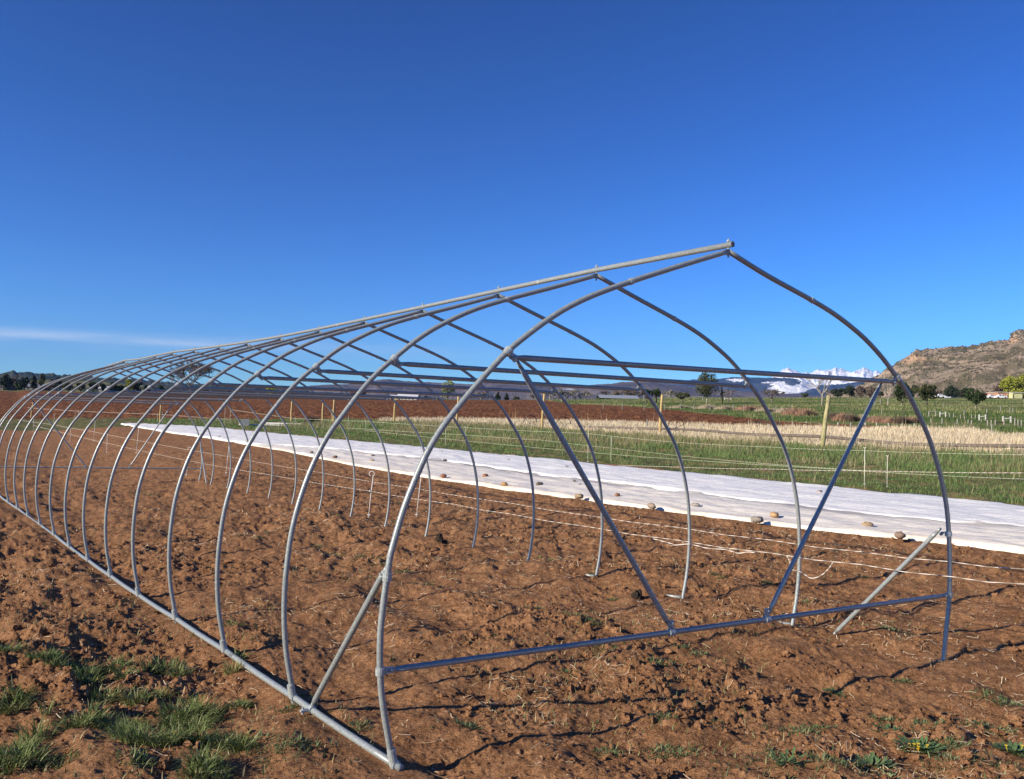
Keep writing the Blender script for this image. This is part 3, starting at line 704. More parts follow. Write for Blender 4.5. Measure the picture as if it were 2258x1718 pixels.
# ================================================================== GRASS, STRAW, CLODS
def blades(x, y, z, hgt, wid, lean, col, seed, seg=2, az=None, curl=.5):
    """many curved blades as one mesh; arrays per blade"""
    rs = np.random.default_rng(seed); n = len(x)
    a = rs.uniform(0, 2*math.pi, n) if az is None else az
    fa = a+math.pi/2+rs.uniform(-.6, .6, n)
    V = np.zeros((n, 2*seg+1, 3)); Cc = np.zeros((n, 2*seg+1, 3))
    for i in range(seg+1):
        q = i/seg; out_ = hgt*lean*(q**(1+curl)); up = hgt*q*np.sqrt(np.clip(1-lean**2*q, .05, 1))
        cx = x+np.cos(a)*out_; cy = y+np.sin(a)*out_; cz = z+up
        w2 = wid*.5*(1-q**1.6*.9)
        if i == seg: V[:, 2*seg] = np.stack([cx, cy, cz], 1); Cc[:, 2*seg] = col*1.08
        else:
            V[:, 2*i] = np.stack([cx-np.cos(fa)*w2, cy-np.sin(fa)*w2, cz], 1); V[:, 2*i+1] = np.stack([cx+np.cos(fa)*w2, cy+np.sin(fa)*w2, cz], 1)
            Cc[:, 2*i] = col; Cc[:, 2*i+1] = col
    base = (np.arange(n)*(2*seg+1))[:, None]; tri = []
    for i in range(seg-1):
        tri += [base+np.array([2*i, 2*i+1, 2*i+3]), base+np.array([2*i, 2*i+3, 2*i+2])]
    i = seg-1; tri.append(base+np.array([2*i, 2*i+1, 2*seg]))
    return V.reshape(-1, 3), np.vstack(tri), Cc.reshape(-1, 3)
def pick(cols, n, rs, p=None):
    cols = np.array(cols, float); c = cols[rs.choice(len(cols), n, p=p)]; return c*rs.uniform(.8, 1.2, (n, 1))
def join(parts):
    V, Fq, Cc, k = [], [], [], 0
    for v, f, c in parts: V.append(v); Fq.append(f+k); Cc.append(c); k += len(v)
    return np.vstack(V), np.vstack(Fq), np.vstack(Cc)
def inframe(x, y, m=3):
    az = np.degrees(np.arctan2(x, y)); return (np.abs(az) < 32+m) & (y > 1)
GREEN = [(.14, .225, .065), (.19, .29, .090), (.10, .17, .048), (.25, .33, .12)]
# verge: short green near the sheet, taller with pale seed stalks behind
rs = np.random.default_rng(5)
def scatter_ut(n, u0, u1, t0, t1, pw=1.0):
    t = t0+(t1-t0)*rs.random(n)**pw; u = u0+(u1-u0)*rs.random(n); x, y = to_xy(u, t); return x, y, u, t
x, y, u, t = scatter_ut(430000, 9, 32, 1, 90, 1.7); k = cover(x, y); r = np.hypot(x, y)
rel = u-u_far(t)
keep = inframe(x, y) & (k == 1) & ((rel > .25+.35*fbm(x*1.5, y*1.5, 3, 3)) | (t > 62)); x, y, u, t, rel, r = [q[keep] for q in (x, y, u, t, rel, r)]
dens = fbm(x*.9, y*.9, 55, 3); keep = rs.random(len(x)) < np.clip(.85+dens*1.1, .12, 1); x, y, u, t, rel, r, dens = [q[keep] for q in (x, y, u, t, rel, r, dens)]
n = len(x); tall = sstep(2.0, 8.5, rel)*(t < 60); straw = rs.random(n) < np.clip(.03+.30*tall+.75*fbm(x*.35, y*.5, 58, 3)*sstep(1.5, 4, rel), 0, .9)
h = (.05+.09*rs.random(n)**1.5)*(1+1.0*tall)*(1+.6*fbm(x*1.1, y*1.1, 57, 2))+straw*(.08+.16*rs.random(n)*tall); h *= (1+.5*np.clip(dens, -.5, 1))
wd = np.maximum(.009, r/858*.33)*(1-.25*straw)
col = pick(GREEN, n, rs); col[straw] = pick([(.42, .34, .19), (.50, .42, .25), (.34, .29, .14), (.26, .25, .11)], straw.sum(), rs)
PARTS_V = [blades(x, y, gz(x, y)-.01, h, wd, rs.uniform(.15, .97, n), col, 1, 3)]
V, Fq, Cc = join(PARTS_V); tag(mesh_obj('grass', V, Fq, M_BLADE, col=Cc), 'green grass mixed with pale seed stalks on the verge behind the row covers', 'grass', kind='stuff')
# dry tan grass
x, y, u, t = scatter_ut(320000, 20, 56, 1, 82, 1.3); k = cover(x, y); keep = inframe(x, y) & (k == 2)
x, y, u, t = [q[keep] for q in (x, y, u, t)]; n = len(x); r = np.hypot(x, y)
h = (.14+.24*rs.random(n))*(1+.35*fbm(x*.4, y*.4, 66, 3)); wd = np.maximum(.012, r/858*.40)
col = pick([(.58, .48, .31), (.66, .56, .39), (.50, .41, .26), (.70, .61, .45)], n, rs)*(1+.28*fbm(u*.8, t*.12, 68, 3))[:, None]
V, Fq, Cc = blades(x, y, gz(x, y)-.02, h, wd, rs.uniform(.08, .55, n), col, 2, 2)
x, y, u, t = scatter_ut(2200, 33, 52, 10, 75, 1.); k = cover(x, y); tb = cover(*to_xy(u, t+3)); keep = inframe(x, y) & ((k == 2) & (tb == 3)); x, y = x[keep], y[keep]; n = len(x); r = np.hypot(x, y)
P2 = blades(x, y, gz(x, y), .55+.7*rs.random(n), r/858*.34, rs.uniform(.05, .35, n), pick([(.50, .36, .22), (.40, .27, .16)], n, rs), 3, 2)
V, Fq, Cc = join([(V, Fq, Cc), P2]); tag(mesh_obj('dry_grass', V, Fq, M_STRAW, col=Cc), 'tall bleached tan grass beyond the green verge', 'dry grass', kind='stuff')
# meadow texture: coarse tufts
n = 90000; az = np.radians(rs.uniform(1, 35, n)); rr_ = 55+290*rs.random(n)**1.5; x = rr_*np.sin(az); y = rr_*np.cos(az); k = cover(x, y); keep = (k == 4) & (rr_ < crest(x, y)*.98); x, y, rr_ = x[keep], y[keep], rr_[keep]
pt = fbm(x*.035, y*.06, 71, 4); n = len(x); tan = rs.random(n) < np.clip(.05+1.6*pt, .01, .8)
col = pick([(.09, .15, .04), (.13, .18, .05), (.065, .11, .03)], n, rs); col[tan] = pick([(.30, .29, .13), (.24, .25, .10)], tan.sum(), rs)
V, Fq, Cc = blades(x, y, zbase(x, y)-.05, (.14+.16*rs.random(n))*(1+.5*tan), rr_/858*.8, rs.uniform(.1, .6, n), col, 4, 1)
tag(mesh_obj('meadow_tufts', V, Fq, M_BLADE, col=Cc), 'rough grass tufts of the green meadow rising to the trees', 'grass', kind='stuff')

# foreground clumps at lower left and small weeds on the soil
def clump(px, py, rad, nb, hl, dirn=None, cols=None, seed=0, leanr=(.35, .95), wd=.006):
    g = at(px, py); rs_ = np.random.default_rng(seed); a = rs_.uniform(0, 6.28, nb); q = rs_.random(nb)**.6*rad
    x = g[0]+np.cos(a)*q; y = g[1]+np.sin(a)*q*.8; az_ = a+rs_.normal(0, .7, nb)
    if dirn is not None: az_ = dirn+rs_.normal(0, .8, nb)
    c = pick(cols or [(.13, .18, .050), (.085, .13, .036), (.22, .27, .10), (.36, .38, .18), (.17, .22, .07), (.11, .14, .04)], nb, rs_)
    return blades(x, y, gz(x, y)-.005, rs_.uniform(.45, 1.1, nb)*hl, rs_.uniform(.7, 1.5, nb)*wd, rs_.uniform(*leanr, nb), c, seed, 4, az_, .6)
def c6(X, Y): return X/3.59, 1250+Y/3.59
P = []
TUFTS = [(60, 730, .16, 260, .10), (330, 800, .15, 420, .13), (430, 830, .10, 120, .12), (640, 830, .14, 240, .16), (700, 900, .13, 160, .16), (920, 780, .14, 260, .12), (1000, 850, .12, 180, .10), (1180, 800, .10, 100, .10), (1330, 780, .15, 180, .15), (1420, 820, .12, 120, .12),
 (850, 975, .16, 260, .08), (1080, 990, .14, 170, .13), (1250, 960, .11, 120, .14), (1450, 1060, .20, 420, .17), (1600, 1080, .17, 300, .15), (1380, 1130, .15, 240, .14), (1560, 1180, .14, 180, .13), (620, 1190, .14, 230, .12), (740, 1150, .13, 180, .12), (880, 1190, .15, 240, .11), (1020, 1180, .13, 200, .12),
 (1000, 1340, .14, 200, .16), (1120, 1380, .17, 300, .16), (1280, 1390, .15, 260, .14), (1400, 1350, .13, 160, .15), (1560, 1350, .11, 120, .14), (1750, 1370, .11, 120, .12), (1900, 1390, .12, 150, .15), (1620, 1570, .14, 190, .14), (1540, 1640, .12, 160, .12), (1720, 1640, .10, 110, .10),
 (80, 1060, .18, 260, .13), (160, 1010, .12, 90, .15), (370, 1120, .05, 20, .22), (300, 1290, .14, 110, .17), (90, 1450, .20, 320, .13), (180, 1560, .17, 260, .12), (60, 1620, .12, 140, .10), (460, 1560, .15, 120, .07), (1060, 1590, .14, 110, .08), (1870, 1015, .13, 200, .06), (1960, 1010, .08, 80, .05)]
for i, (X, Y, rd, nb, hl) in enumerate(TUFTS):
    px, py = c6(X, Y); P.append(clump(px, min(py, 1716), rd*.62, int(nb*.8), hl*.85, None, seed=100+i, leanr=(.55, .998), wd=.0056))
P.append(clump(*c6(1840, 800), .05, 70, .12, None, [(.20, .24, .08), (.35, .32, .13)], 190)); P.append(clump(*c6(1890, 730), .04, 40, .14, None, None, 191))
P.append(clump(*c6(1850, 490), .10, 60, .05, None, None, 192))
# little weeds and seedlings over the worked soil
WEED = [(1215, 1240, .05), (1350, 1320, .05), (1330, 1430, .10), (1452, 1472, .06), (1500, 1430, .06), (1540, 1440, .06), (1180, 1350, .08), (1260, 1370, .12), (1300, 1385, .10), (700, 1200, .08), (740, 1215, .12), (790, 1225, .10), (840, 1240, .13), (890, 1262, .10), (570, 1195, .07), (640, 1180, .06), (945, 1298, .05), (1965, 1390, .12), (1990, 1490, .06), (2070, 1650, .12), (1760, 1620, .10), (1800, 1610, .10), (2160, 1585, .10), (2230, 1640, .08), (2200, 1600, .10), (1950, 1575, .08), (2040, 1600, .10), (2090, 1640, .10), (1465, 1590, .08), (1455, 1465, .08), (1690, 1295, .07), (1590, 1280, .06), (1575, 1270, .06), (1905, 1270, .05), (1310, 1270, .05), (1210, 1190, .05), (1055, 1180, .06), (880, 1110, .05), (870, 1150, .05), (300, 1085, .14), (330, 1090, .12), (560, 1040, .12), (600, 1050, .1), (1460, 1655, .1), (1500, 1665, .08), (1340, 1655, .07), (2180, 1530, .1), (2215, 1545, .09), (1780, 1345, .05), (1255, 1480, .06), (1030, 1600, .07), (2100, 1690, .14), (1820, 1700, .12), (1700, 1690, .12), (2225, 1700, .12), (790, 1600, .07), (640, 1555, .05), (620, 1660, .12), (560, 1640, .12), (660, 1645, .1)]
for i, (px, py, rd) in enumerate(WEED):
    P.append(clump(px, py, rd*1.15, int(70+520*rd), .026+rd*.13, None, [(.09, .14, .055), (.13, .19, .08), (.21, .25, .12), (.10, .12, .05)], 300+i, (.45, .99), .0065))
# sparse green haze of seedlings
n = 20000; az = np.radians(rs.uniform(-34, 34, n)); rr_ = 3+22*rs.random(n)**1.4; x = rr_*np.sin(az); y = rr_*np.cos(az)
msk = (cover(x, y) == 0) & (fbm(x*.8, y*.8, 77, 3) > .08); x, y = x[msk], y[msk]; n = len(x); r = np.hypot(x, y)
P.append(blades(x, y, gz(x, y), .02+.04*rs.random(n), np.maximum(.007, r/858*.5), rs.uniform(.3, .95, n), pick([(.09, .13, .045), (.13, .17, .07), (.34, .29, .15), (.44, .35, .20), (.26, .25, .11)], n, rs), 9, 2))
V, Fq, Cc = join([(a, b_, c) for a, b_, c in P if True]) if len({p[1].shape[1] for p in P}) == 1 else None
tag(mesh_obj('grass_clumps', V, Fq, M_BLADE, col=Cc), 'dark green grass clumps and seedlings growing through the bare red soil', 'grass', kind='stuff')
# straw litter
n = 34000; az = np.radians(rs.uniform(-34, 34, n)); rr_ = 2.8+14*rs.random(n)**1.5; x = rr_*np.sin(az); y = rr_*np.cos(az)
msk = (cover(x, y) == 0) & (rs.random(n) < np.clip(.12+2.2*fbm(x*.9, y*.9, 82, 3), .03, 1)); x, y = x[msk], y[msk]; n = len(x)
r = np.hypot(x, y); L = .015+.09*rs.random(n)**2.2; a = rs.uniform(0, 6.28, n); wv_ = np.maximum(.0026, r/858*.42)
V = np.zeros((n, 8, 3)); bend = rs.uniform(-.18, .18, n)*(rs.random(n) < .6)
for j in range(4):
    q = j/3-.5; cx = x+np.cos(a)*L*q-np.sin(a)*L*bend*(q*q-.25)*2; cy = y+np.sin(a)*L*q+np.cos(a)*L*bend*(q*q-.25)*2
    cz = gz(cx, cy)+.006+.01*rs.random(n)
    V[:, 2*j] = np.stack([cx+np.sin(a)*wv_*.5, cy-np.cos(a)*wv_*.5, cz], 1); V[:, 2*j+1] = np.stack([cx-np.sin(a)*wv_*.5, cy+np.cos(a)*wv_*.5, cz+wv_*.5], 1)
base_ = (np.arange(n)*8)[:, None]; Fq = np.vstack([base_+np.array([2*j, 2*j+1, 2*j+3, 2*j+2]) for j in range(3)])
Cc = np.repeat(pick([(.58, .45, .28), (.70, .58, .40), (.46, .33, .19), (.34, .23, .13)], n, rs), 8, axis=0)
tag(mesh_obj('straw_litter', V.reshape(-1, 3), Fq, M_STRAW, col=Cc), 'bits of dry straw scattered over the worked red soil', 'straw', kind='stuff')
# loose clods
ico_v = []; 
def lump(c, rad, s):
    r_ = np.random.default_rng(s); b = MB(); b.blob(c, rad, s, 5, 7, .35); return b
n = 6500; az = np.radians(rs.uniform(-35, 35, n)); rr_ = 2.7+11*rs.random(n)**1.6; x = rr_*np.sin(az); y = rr_*np.cos(az); u, t = to_ut(x, y)
msk = (cover(x, y) == 0) & (rs.random(n) < np.clip(.45+1.6*fbm(x*.9+5, y*.9, 31, 3)+.35*(u < 1.0), .05, 1)) & (np.abs(u-1.72) > .07); x, y = x[msk], y[msk]; n = len(x)
protos = []
for q in range(12):
    b = MB(); b.blob((0, 0, 0), (1, .85, .6), q, 5, 7, .8); protos.append((np.vstack(b.v), b.f))
sz = .006+.030*rs.random(n)**3.2; z = gz(x, y); V = []; Fl = []; k0 = 0
for i in range(n):
    v, f = protos[i % 12]; a = rs.uniform(0, 6.28); ca, sa = math.cos(a), math.sin(a)
    V.append(np.stack([x[i]+sz[i]*(v[:, 0]*ca-v[:, 1]*sa), y[i]+sz[i]*(v[:, 0]*sa+v[:, 1]*ca), z[i]+sz[i]*(v[:, 2]+.35)], 1))
    Fl += [tuple(q+k0 for q in ff) for ff in f]; k0 += len(v)
tag(mesh_obj('soil_clods', np.vstack(V), Fl, M_CLOD, smooth=False), 'loose crumbs and clods of red soil lying on the tilled ground', 'soil clods', kind='stuff')

# single weeds one can point at
M_LEAF = noisy('weed_leaf', [(.3, (.06, .115, .04)), (.7, (.13, .20, .08))], 60., 3, .6, None, .3)
M_PALE = noisy('pale_leaf', [(.3, (.20, .27, .13)), (.7, (.30, .36, .20))], 60., 3, .6, None, .3)
M_PETAL = noisy('yellow_petal', [(.3, (.72, .42, .02)), (.7, (.85, .62, .04))], 60., 3, .6, None, .3)
def weed(px, py, size, nl, label, flowers=0, pale=False, cat='weed', seed=0):
    g = at(px, py); z0 = gz1(g[0], g[1]); o = empty(cat.replace(' ', '_'), (g[0], g[1], z0)); tag(o, label, cat); r_ = np.random.default_rng(seed); b = MB()
    for i in range(nl):
        a = r_.uniform(0, 6.28); L = size*r_.uniform(.45, 1); rad = r_.uniform(0, size*1.3)**1.0; cx, cy = math.cos(a), math.sin(a); w_ = L*r_.uniform(.16, .30); e = r_.uniform(.15, .8)
        P_ = [(cx*(rad+L*q*math.cos(e)), cy*(rad+L*q*math.cos(e)), .005+L*math.sin(e)*q-.3*L*q*q*.6) for q in (0, .35, .7, 1)]; ww = [.15, 1, .8, .05]; V_ = []
        for p, k in zip(P_, ww): V_ += [(p[0]-cy*w_*k*.5, p[1]+cx*w_*k*.5, p[2]), (p[0], p[1], p[2]-w_*k*.15), (p[0]+cy*w_*k*.5, p[1]-cx*w_*k*.5, p[2])]
        b.add(V_, [(3*j+c, 3*j+3+c, 3*j+4+c, 3*j+1+c) for j in range(3) for c in (0, 1)])
    b.build('leaves', M_PALE if pale else M_LEAF, o, True)
    for i in range(flowers):
        a = r_.uniform(0, 6.28); rad = r_.uniform(0, size*.9); m = MB(); c = (rad*math.cos(a), rad*math.sin(a), size*r_.uniform(.25, .5))
        m.tube([(c[0]*.8, c[1]*.8, 0), c], .0015, 4)
        for j in range(9):
            t_ = j*math.pi*2/9; d = .008; m.add([c, (c[0]+d*math.cos(t_-.3), c[1]+d*math.sin(t_-.3), c[2]+.004), (c[0]+d*1.1*math.cos(t_), c[1]+d*1.1*math.sin(t_), c[2]+.007), (c[0]+d*math.cos(t_+.3), c[1]+d*math.sin(t_+.3), c[2]+.004)], [(0, 1, 2, 3)])
        m.build('flower_head', M_PETAL, o)
weed(2025, 1652, .075, 230, 'low green clump with several yellow flowers, lower right of the soil', 7, cat='flowering weed', seed=1)
weed(2237, 1655, .07, 170, 'green clump with one orange-yellow flower at the right frame edge', 2, cat='flowering weed', seed=2)
weed(1923, 1690, .075, 90, 'broadleaf weed with one upright pale leaf, bottom right of the soil', 0, cat='broadleaf weed', seed=3)
weed(1962, 1608, .055, 60, 'dark broadleaf rosette upslope of the yellow-flowered clump', 0, cat='broadleaf weed', seed=4)
weed(1845, 1503, .06, 90, 'bushy weed casting a round shadow between the two shadow lines', 0, cat='broadleaf weed', seed=5)
weed(1735, 1700, .07, 35, 'small leafy weed near the bottom edge, left of the pale-leaved one', 0, cat='broadleaf weed', seed=6)
weed(1188, 1233, .05, 22, 'tiny weed with one yellow flower under the first hoops', 1, cat='flowering weed', seed=7)
weed(1962, 1712, .05, 30, 'straw-pale dead sprig at the bottom edge', 0, True, cat='dead weed', seed=8)
M_CHAR = noisy('charred_clod', [(.3, (.018, .014, .012)), (.7, (.055, .04, .03))], 30., 5, 1, ((50,)*3, .01))
for px, py, r0, lab in ((969, 1203, .075, 'blackened upright root clod on the soil inside the frame, behind the front left leg'), (873, 1180, .055, 'smaller blackened clod just left of the taller one'), (1405, 1320, .06, 'dark burrow-edge clod beside the long diagonal brace')):
    g = at(px, py); b = MB(); b.blob((0, 0, r0*.5), (r0*.75, r0*.6, r0), 5+int(px), 8, 12, .5); b.blob((r0*.9, .02, .01), (r0*.5, r0*.4, r0*.35), 6, 6, 9, .5)
    tag(b.build('dark_clod', M_CHAR, None, False, (g[0], g[1], gz1(g[0], g[1])-.01)), lab, 'dark clod')

# ================================================================== THE FARM BEYOND THE PLOUGHED FIELD
def place(px, pbase, d=None):
    """plan point, ground height, distance; beyond the crest the land is simply zbase"""
    g = None if d is not None else at(px, pbase)
    if g is None:
        if d is None: x, y = far(px, float(crest(*far(px, 100)))*.9)
        else: x, y = far(px, d)
        g = np.array([x, y, float(zbase(x, y))])
    return g
# --- irrigation wheel line
M_IRR = noisy('weathered_aluminium', [(.3, (.10, .08, .065)), (.7, (.20, .165, .14))], 6., 4, .8, None, .2, 0)
M_RUST = noisy('rusty_rim', [(.3, (.06, .035, .025)), (.7, (.16, .09, .06))], 20., 4, .9)
WL = empty('wheel_line', (0, 0, 0)); tag(WL, 'long dark irrigation pipe on spoked wheels lying through the tan grass', 'irrigation line')
u0 = 30.6; tw = np.linspace(10, 62, 30); yy = [(2300, 985), (2258, 984), (2052, 981), (1957, 976.5), (1886, 969.5), (1794, 962), (1658, 958), (1522, 947.5), (1400, 944.5), (1300, 942), (1200, 940)]
P1 = np.array(to_xy(u0, 5)); P2 = np.array(to_xy(u0, 70)); pts = [on_line(px, py, P1, P2) for px, py in yy]
g0 = pts[1]; WL.location = (g0[0], g0[1], float(zbase(g0[0], g0[1]))); wl0 = np.array(WL.location)
m = MB(); m.tube([p-wl0 for p in catmull(pts, 3)], .065, 8); m.build('pipe', M_IRR, WL, True)
def ring(m, c, R, ax, tube, a0=0, a1=2*math.pi, n=28):
    m.tube([c+R*(math.cos(a)*ax+math.sin(a)*np.array([0, 0, 1])) for a in np.linspace(a0, a1, n)], tube, 5)
for px, py in ((1491, 943), (1169, 934), (1243, 938)):
    c = on_line(px, py, P1, P2)-wl0; R = .56; ax = np.array([ce, se, 0])
    m = MB(); ring(m, c, R, ax, .022)
    for k in range(6):
        a = k*math.pi/3+.3; m.tube([c, c+R*(math.cos(a)*ax+math.sin(a)*np.array([0, 0, 1]))], .009, 4)
    m.build('wheel', M_RUST, WL)
# small loose hoop in the tan grass, a curved dark pipe end
# --- low braces with a gate at the field edge
def wood_frame(name, label, items, d, mat=M_DARKW, cat='fence section', base=950):
    """items: ('post', px, top, base) / ('rail', px0, y0, px1, y1) in photo pixels, laid in one upright plane"""
    px0 = [it[1] for it in items]; pm = (min(px0)+max(px0))/2; x0, y0 = far(pm, d); z0 = float(zbase(x0, y0))
    o = empty(name, (x0, y0, z0)); tag(o, label, cat); c = np.array([x0, y0, z0])
    q1 = np.array([x0-50, y0+8.]); q2 = np.array([x0+50, y0-8.])
    for it in items:
        m = MB(); r = max(.035, d/858*.40)
        if it[0] == 'post':
            t_ = on_line(it[1], it[2], q1, q2); b_ = t_.copy(); b_[2] = float(zbase(b_[0], b_[1]))-.1
            m.tube([b_-c, t_-c], r*1.2, 6); m.build('post', it[4] if len(it) > 4 else mat, o)
        else:
            a = on_line(it[1], it[2], q1, q2); b_ = on_line(it[3], it[4], q1, q2); m.tube([a-c, b_-c], r*.8, 5); m.build('rail', mat, o)
    return o
wood_frame('fence_brace', 'dark low posts and rails with a small tube gate at the ploughed field edge', [('post', 1650.7, 927, 950, M_GREYW), ('post', 1663.5, 928, 947), ('post', 1674.5, 928.5, 948), ('rail', 1651, 931, 1674, 932), ('post', 1693, 928, 948), ('post', 1704.6, 928, 948, M_GREYW), ('post', 1719.5, 929.5, 948), ('rail', 1705, 934, 1719, 934), ('rail', 1719, 931, 1729, 948),
    ('rail', 1676, 926, 1691, 928), ('rail', 1676, 930, 1691, 932), ('rail', 1676, 934, 1691, 935.5), ('rail', 1676, 938, 1691, 939.5), ('rail', 1676, 942, 1691, 943)], 58)
wood_frame('fence_brace', 'small dark A-shaped brace right of the low gate', [('post', 1748.5, 931, 949, M_GREYW), ('rail', 1746, 933, 1740, 949), ('rail', 1742, 941, 1748, 941)], 58)
wood_frame('fence_brace', 'dark H-shaped brace beside the pair of tall yellow poles', [('post', 755, 905, 928), ('rail', 739, 912, 755, 912)], 70)
# curved dark pipe beside the green pole
m = MB(); d = 56; x0, y0 = far(1803, d); q1 = np.array([x0-50, y0]); q2 = np.array([x0+50, y0]); z0 = float(zbase(x0, y0)); c = np.array([x0, y0, z0])
m.tube([on_line(px, py, q1, q2)-c for px, py in [(1799, 935.5), (1804, 936), (1808, 938.5), (1811, 943)]]+[np.array([.35, 0, 0])], .05, 6)
tag(m.build('bent_pipe', M_RUST, None, True, tuple(c)), 'bent dark pipe arching out of the field just left of the green pole', 'pipe')
# concrete block, boards, tumbleweed
M_CONC = noisy('concrete', [(.3, (.30, .30, .29)), (.7, (.42, .42, .40))], 8., 4, .95)
g = at(540, 940); b = MB(); b.box((0, 0, .22), (.55, .4, .46), .3, .96); b.box((0, 0, .47), (.42, .28, .04), .3)
tag(b.build('concrete_block', M_CONC, None, False, (g[0], g[1], gz1(g[0], g[1]))), 'squat grey concrete block on the grass beyond the covers', 'concrete block')
for px, py, L, a, lab in ((580, 939.5, 3.2, .1, 'long white pipe lying on the grass right of the concrete block'), (625, 938, 2.6, -.15, 'second pale pipe lying farther right on the grass'), (597, 934.5, 2.4, .0, 'dark plank lying behind the white pipes')):
    g = at(px, py); b = MB(); b.tube([(-L/2*math.cos(a), -L/2*math.sin(a), .08), (0, 0, .09), (L/2*math.cos(a), L/2*math.sin(a), .08)], .06, 6)
    tag(b.build('lying_pipe' if 'pipe' in lab else 'plank', M_DARKW if 'dark' in lab else M_POLY, None, False, (g[0], g[1], gz1(g[0], g[1]))), lab, 'pipe' if 'pipe' in lab else 'plank')

# --- trees
BARK = noisy('bark', [(.3, (.07, .055, .045)), (.7, (.15, .12, .10))], 3., 4, .95); BARKP = noisy('pale_bark', [(.3, (.26, .23, .19)), (.7, (.42, .38, .32))], 3., 4, .9)
BARKM = noisy('grey_brown_twigs', [(.3, (.17, .135, .115)), (.7, (.28, .235, .20))], 3., 4, .9)
LEAFM = {}
def leafmat(key, cols):
    if key not in LEAFM:
        LEAFM[key] = noisy('foliage_'+key, [(.3, cols[0]), (.5, cols[1]), (.7, cols[2])], (1.3,)*3, 4, .85, None, .15)
    return LEAFM[key]
PAL = {'juniper': ((.018, .030, .012), (.035, .055, .020), (.062, .085, .032)), 'dark': ((.016, .024, .014), (.030, .042, .022), (.050, .065, .034)), 'olive': ((.035, .042, .018), (.065, .075, .030), (.10, .105, .050)),
       'willow': ((.17, .19, .022), (.28, .30, .040), (.38, .38, .07)), 'palegreen': ((.15, .18, .07), (.25, .28, .12), (.33, .35, .17)), 'brown': ((.065, .045, .034), (.115, .082, .062), (.17, .125, .095)),
       'tan': ((.32, .25, .17), (.46, .37, .26), (.56, .47, .35)), 'rust': ((.22, .12, .08), (.36, .21, .145), (.46, .29, .20))}
def crown_mesh(cx, cz, rx, rz, ry, n, leaf, rs_, shape='round', lumps=16):
    """leaf-sized faces clustered on lumps inside the crown's outline"""
    L = []
    while len(L) < lumps:
        p = rs_.uniform(-1, 1, 3)
        if np.linalg.norm(p) > 1: continue
        if shape == 'cone':
            if math.hypot(p[0], p[1]) > (1-(p[2]+1)/2)*.9+.06: continue
        L.append(p*.78)
    L = np.array(L); lr = rs_.uniform(.22, .42, lumps)*(1 if shape != 'cone' else .7)
    i = rs_.integers(0, lumps, n); d = rs_.normal(size=(n, 3)); d /= np.linalg.norm(d, axis=1)[:, None]
    p = L[i]+d*lr[i][:, None]*rs_.uniform(.55, 1.08, n)[:, None]
    if shape == 'cone': p[:, :2] *= np.clip(1.05-(p[:, 2:]+1)/2, .05, 1)/np.maximum(.25, 1-(L[i][:, 2:]+1)/2*.8)
    c = np.stack([cx+p[:, 0]*rx, p[:, 1]*ry, cz+p[:, 2]*rz], 1)
    a = rs_.normal(size=(n, 3)); a /= np.linalg.norm(a, axis=1)[:, None]; b_ = np.cross(a, rs_.normal(size=(n, 3))); b_ /= np.linalg.norm(b_, axis=1)[:, None]
    s = leaf*rs_.uniform(.6, 1.3, n)[:, None]
    V = np.stack([c-a*s*.5, c+b_*s*.38, c+a*s*.5, c-b_*s*.38], 1).reshape(-1, 3); return V, np.arange(n*4).reshape(n, 4)
def limbs(m, p, d, L, r, depth, rs_, spread=.55, up=.15, nmin=4, rmin=.01):
    q = p+d*L*.5+rs_.normal(size=3)*L*.04; e = p+d*L; m.tube([p, q, e], [r, r*.82, r*.66], nmin, caps=False)
    if depth == 0: return
    for k in range(rs_.integers(2, 4) if depth > 1 else 3):
        nd = d+rs_.normal(size=3)*spread; nd[2] += up; nd /= np.linalg.norm(nd)
        limbs(m, e if k else q*.3+e*.7, nd, L*rs_.uniform(.62, .88), max(rmin, r*.62), depth-1, rs_, spread, up, 3 if depth < 3 else nmin, rmin)
TREES = []
def tree(px, ptop, pbase, wpx, pal, label, d=None, shape='round', trunk=.12, name='tree', bark=None, n=None, seed=None, crown0=None, cat='tree', group=None, dense=1.0):
    g = place(px, pbase, d); dist = math.hypot(g[0], g[1]); H = max(1.2, height_at(px, ptop, g[0], g[1])-g[2]); Wd = wpx/FPX*g[1]
    o = empty(name, tuple(g)); rs_ = np.random.default_rng(seed if seed is not None else int(px*7+ptop)); px_m = dist/858
    if d is None: hb = H
    else: hb = H-max(0, height_at(px, pbase, g[0], g[1])-g[2])
    c0 = H-hb*(1-(trunk if crown0 is None else crown0)); rz = (H-c0)/2; cz = c0+rz
    m = MB(); r0 = max(H*.022, px_m*.5); m.tube([(0, 0, -.3), (.02*H, 0, c0*.6+.3), (0, .01*H, cz)], [r0*1.3, r0, r0*.5], 7)
    for k in range(5):
        a = rs_.uniform(0, 6.28); m.tube([(0, 0, c0+rz*.1*k), (math.cos(a)*Wd*.18, math.sin(a)*Wd*.18, c0+rz*(.35+.2*k)), (math.cos(a)*Wd*.34, math.sin(a)*Wd*.34, c0+rz*(.7+.22*k))], [r0*.5, r0*.35, r0*.15], 5)
    m.build('trunk', bark or BARK, o, True)
    leaf = max(.12, px_m*1.25)*1.1; n_ = n or int(np.clip(9*dense*Wd*H/leaf**2, 250, 3600))
    V, Fq = crown_mesh(0, cz, Wd/2, rz, Wd/2, n_, leaf, rs_, shape, int(np.clip(n_/60, 12, 34))); mesh_obj('crown', V, Fq, leafmat(pal, PAL[pal]), o)
    tag(o, label, cat, group); return o
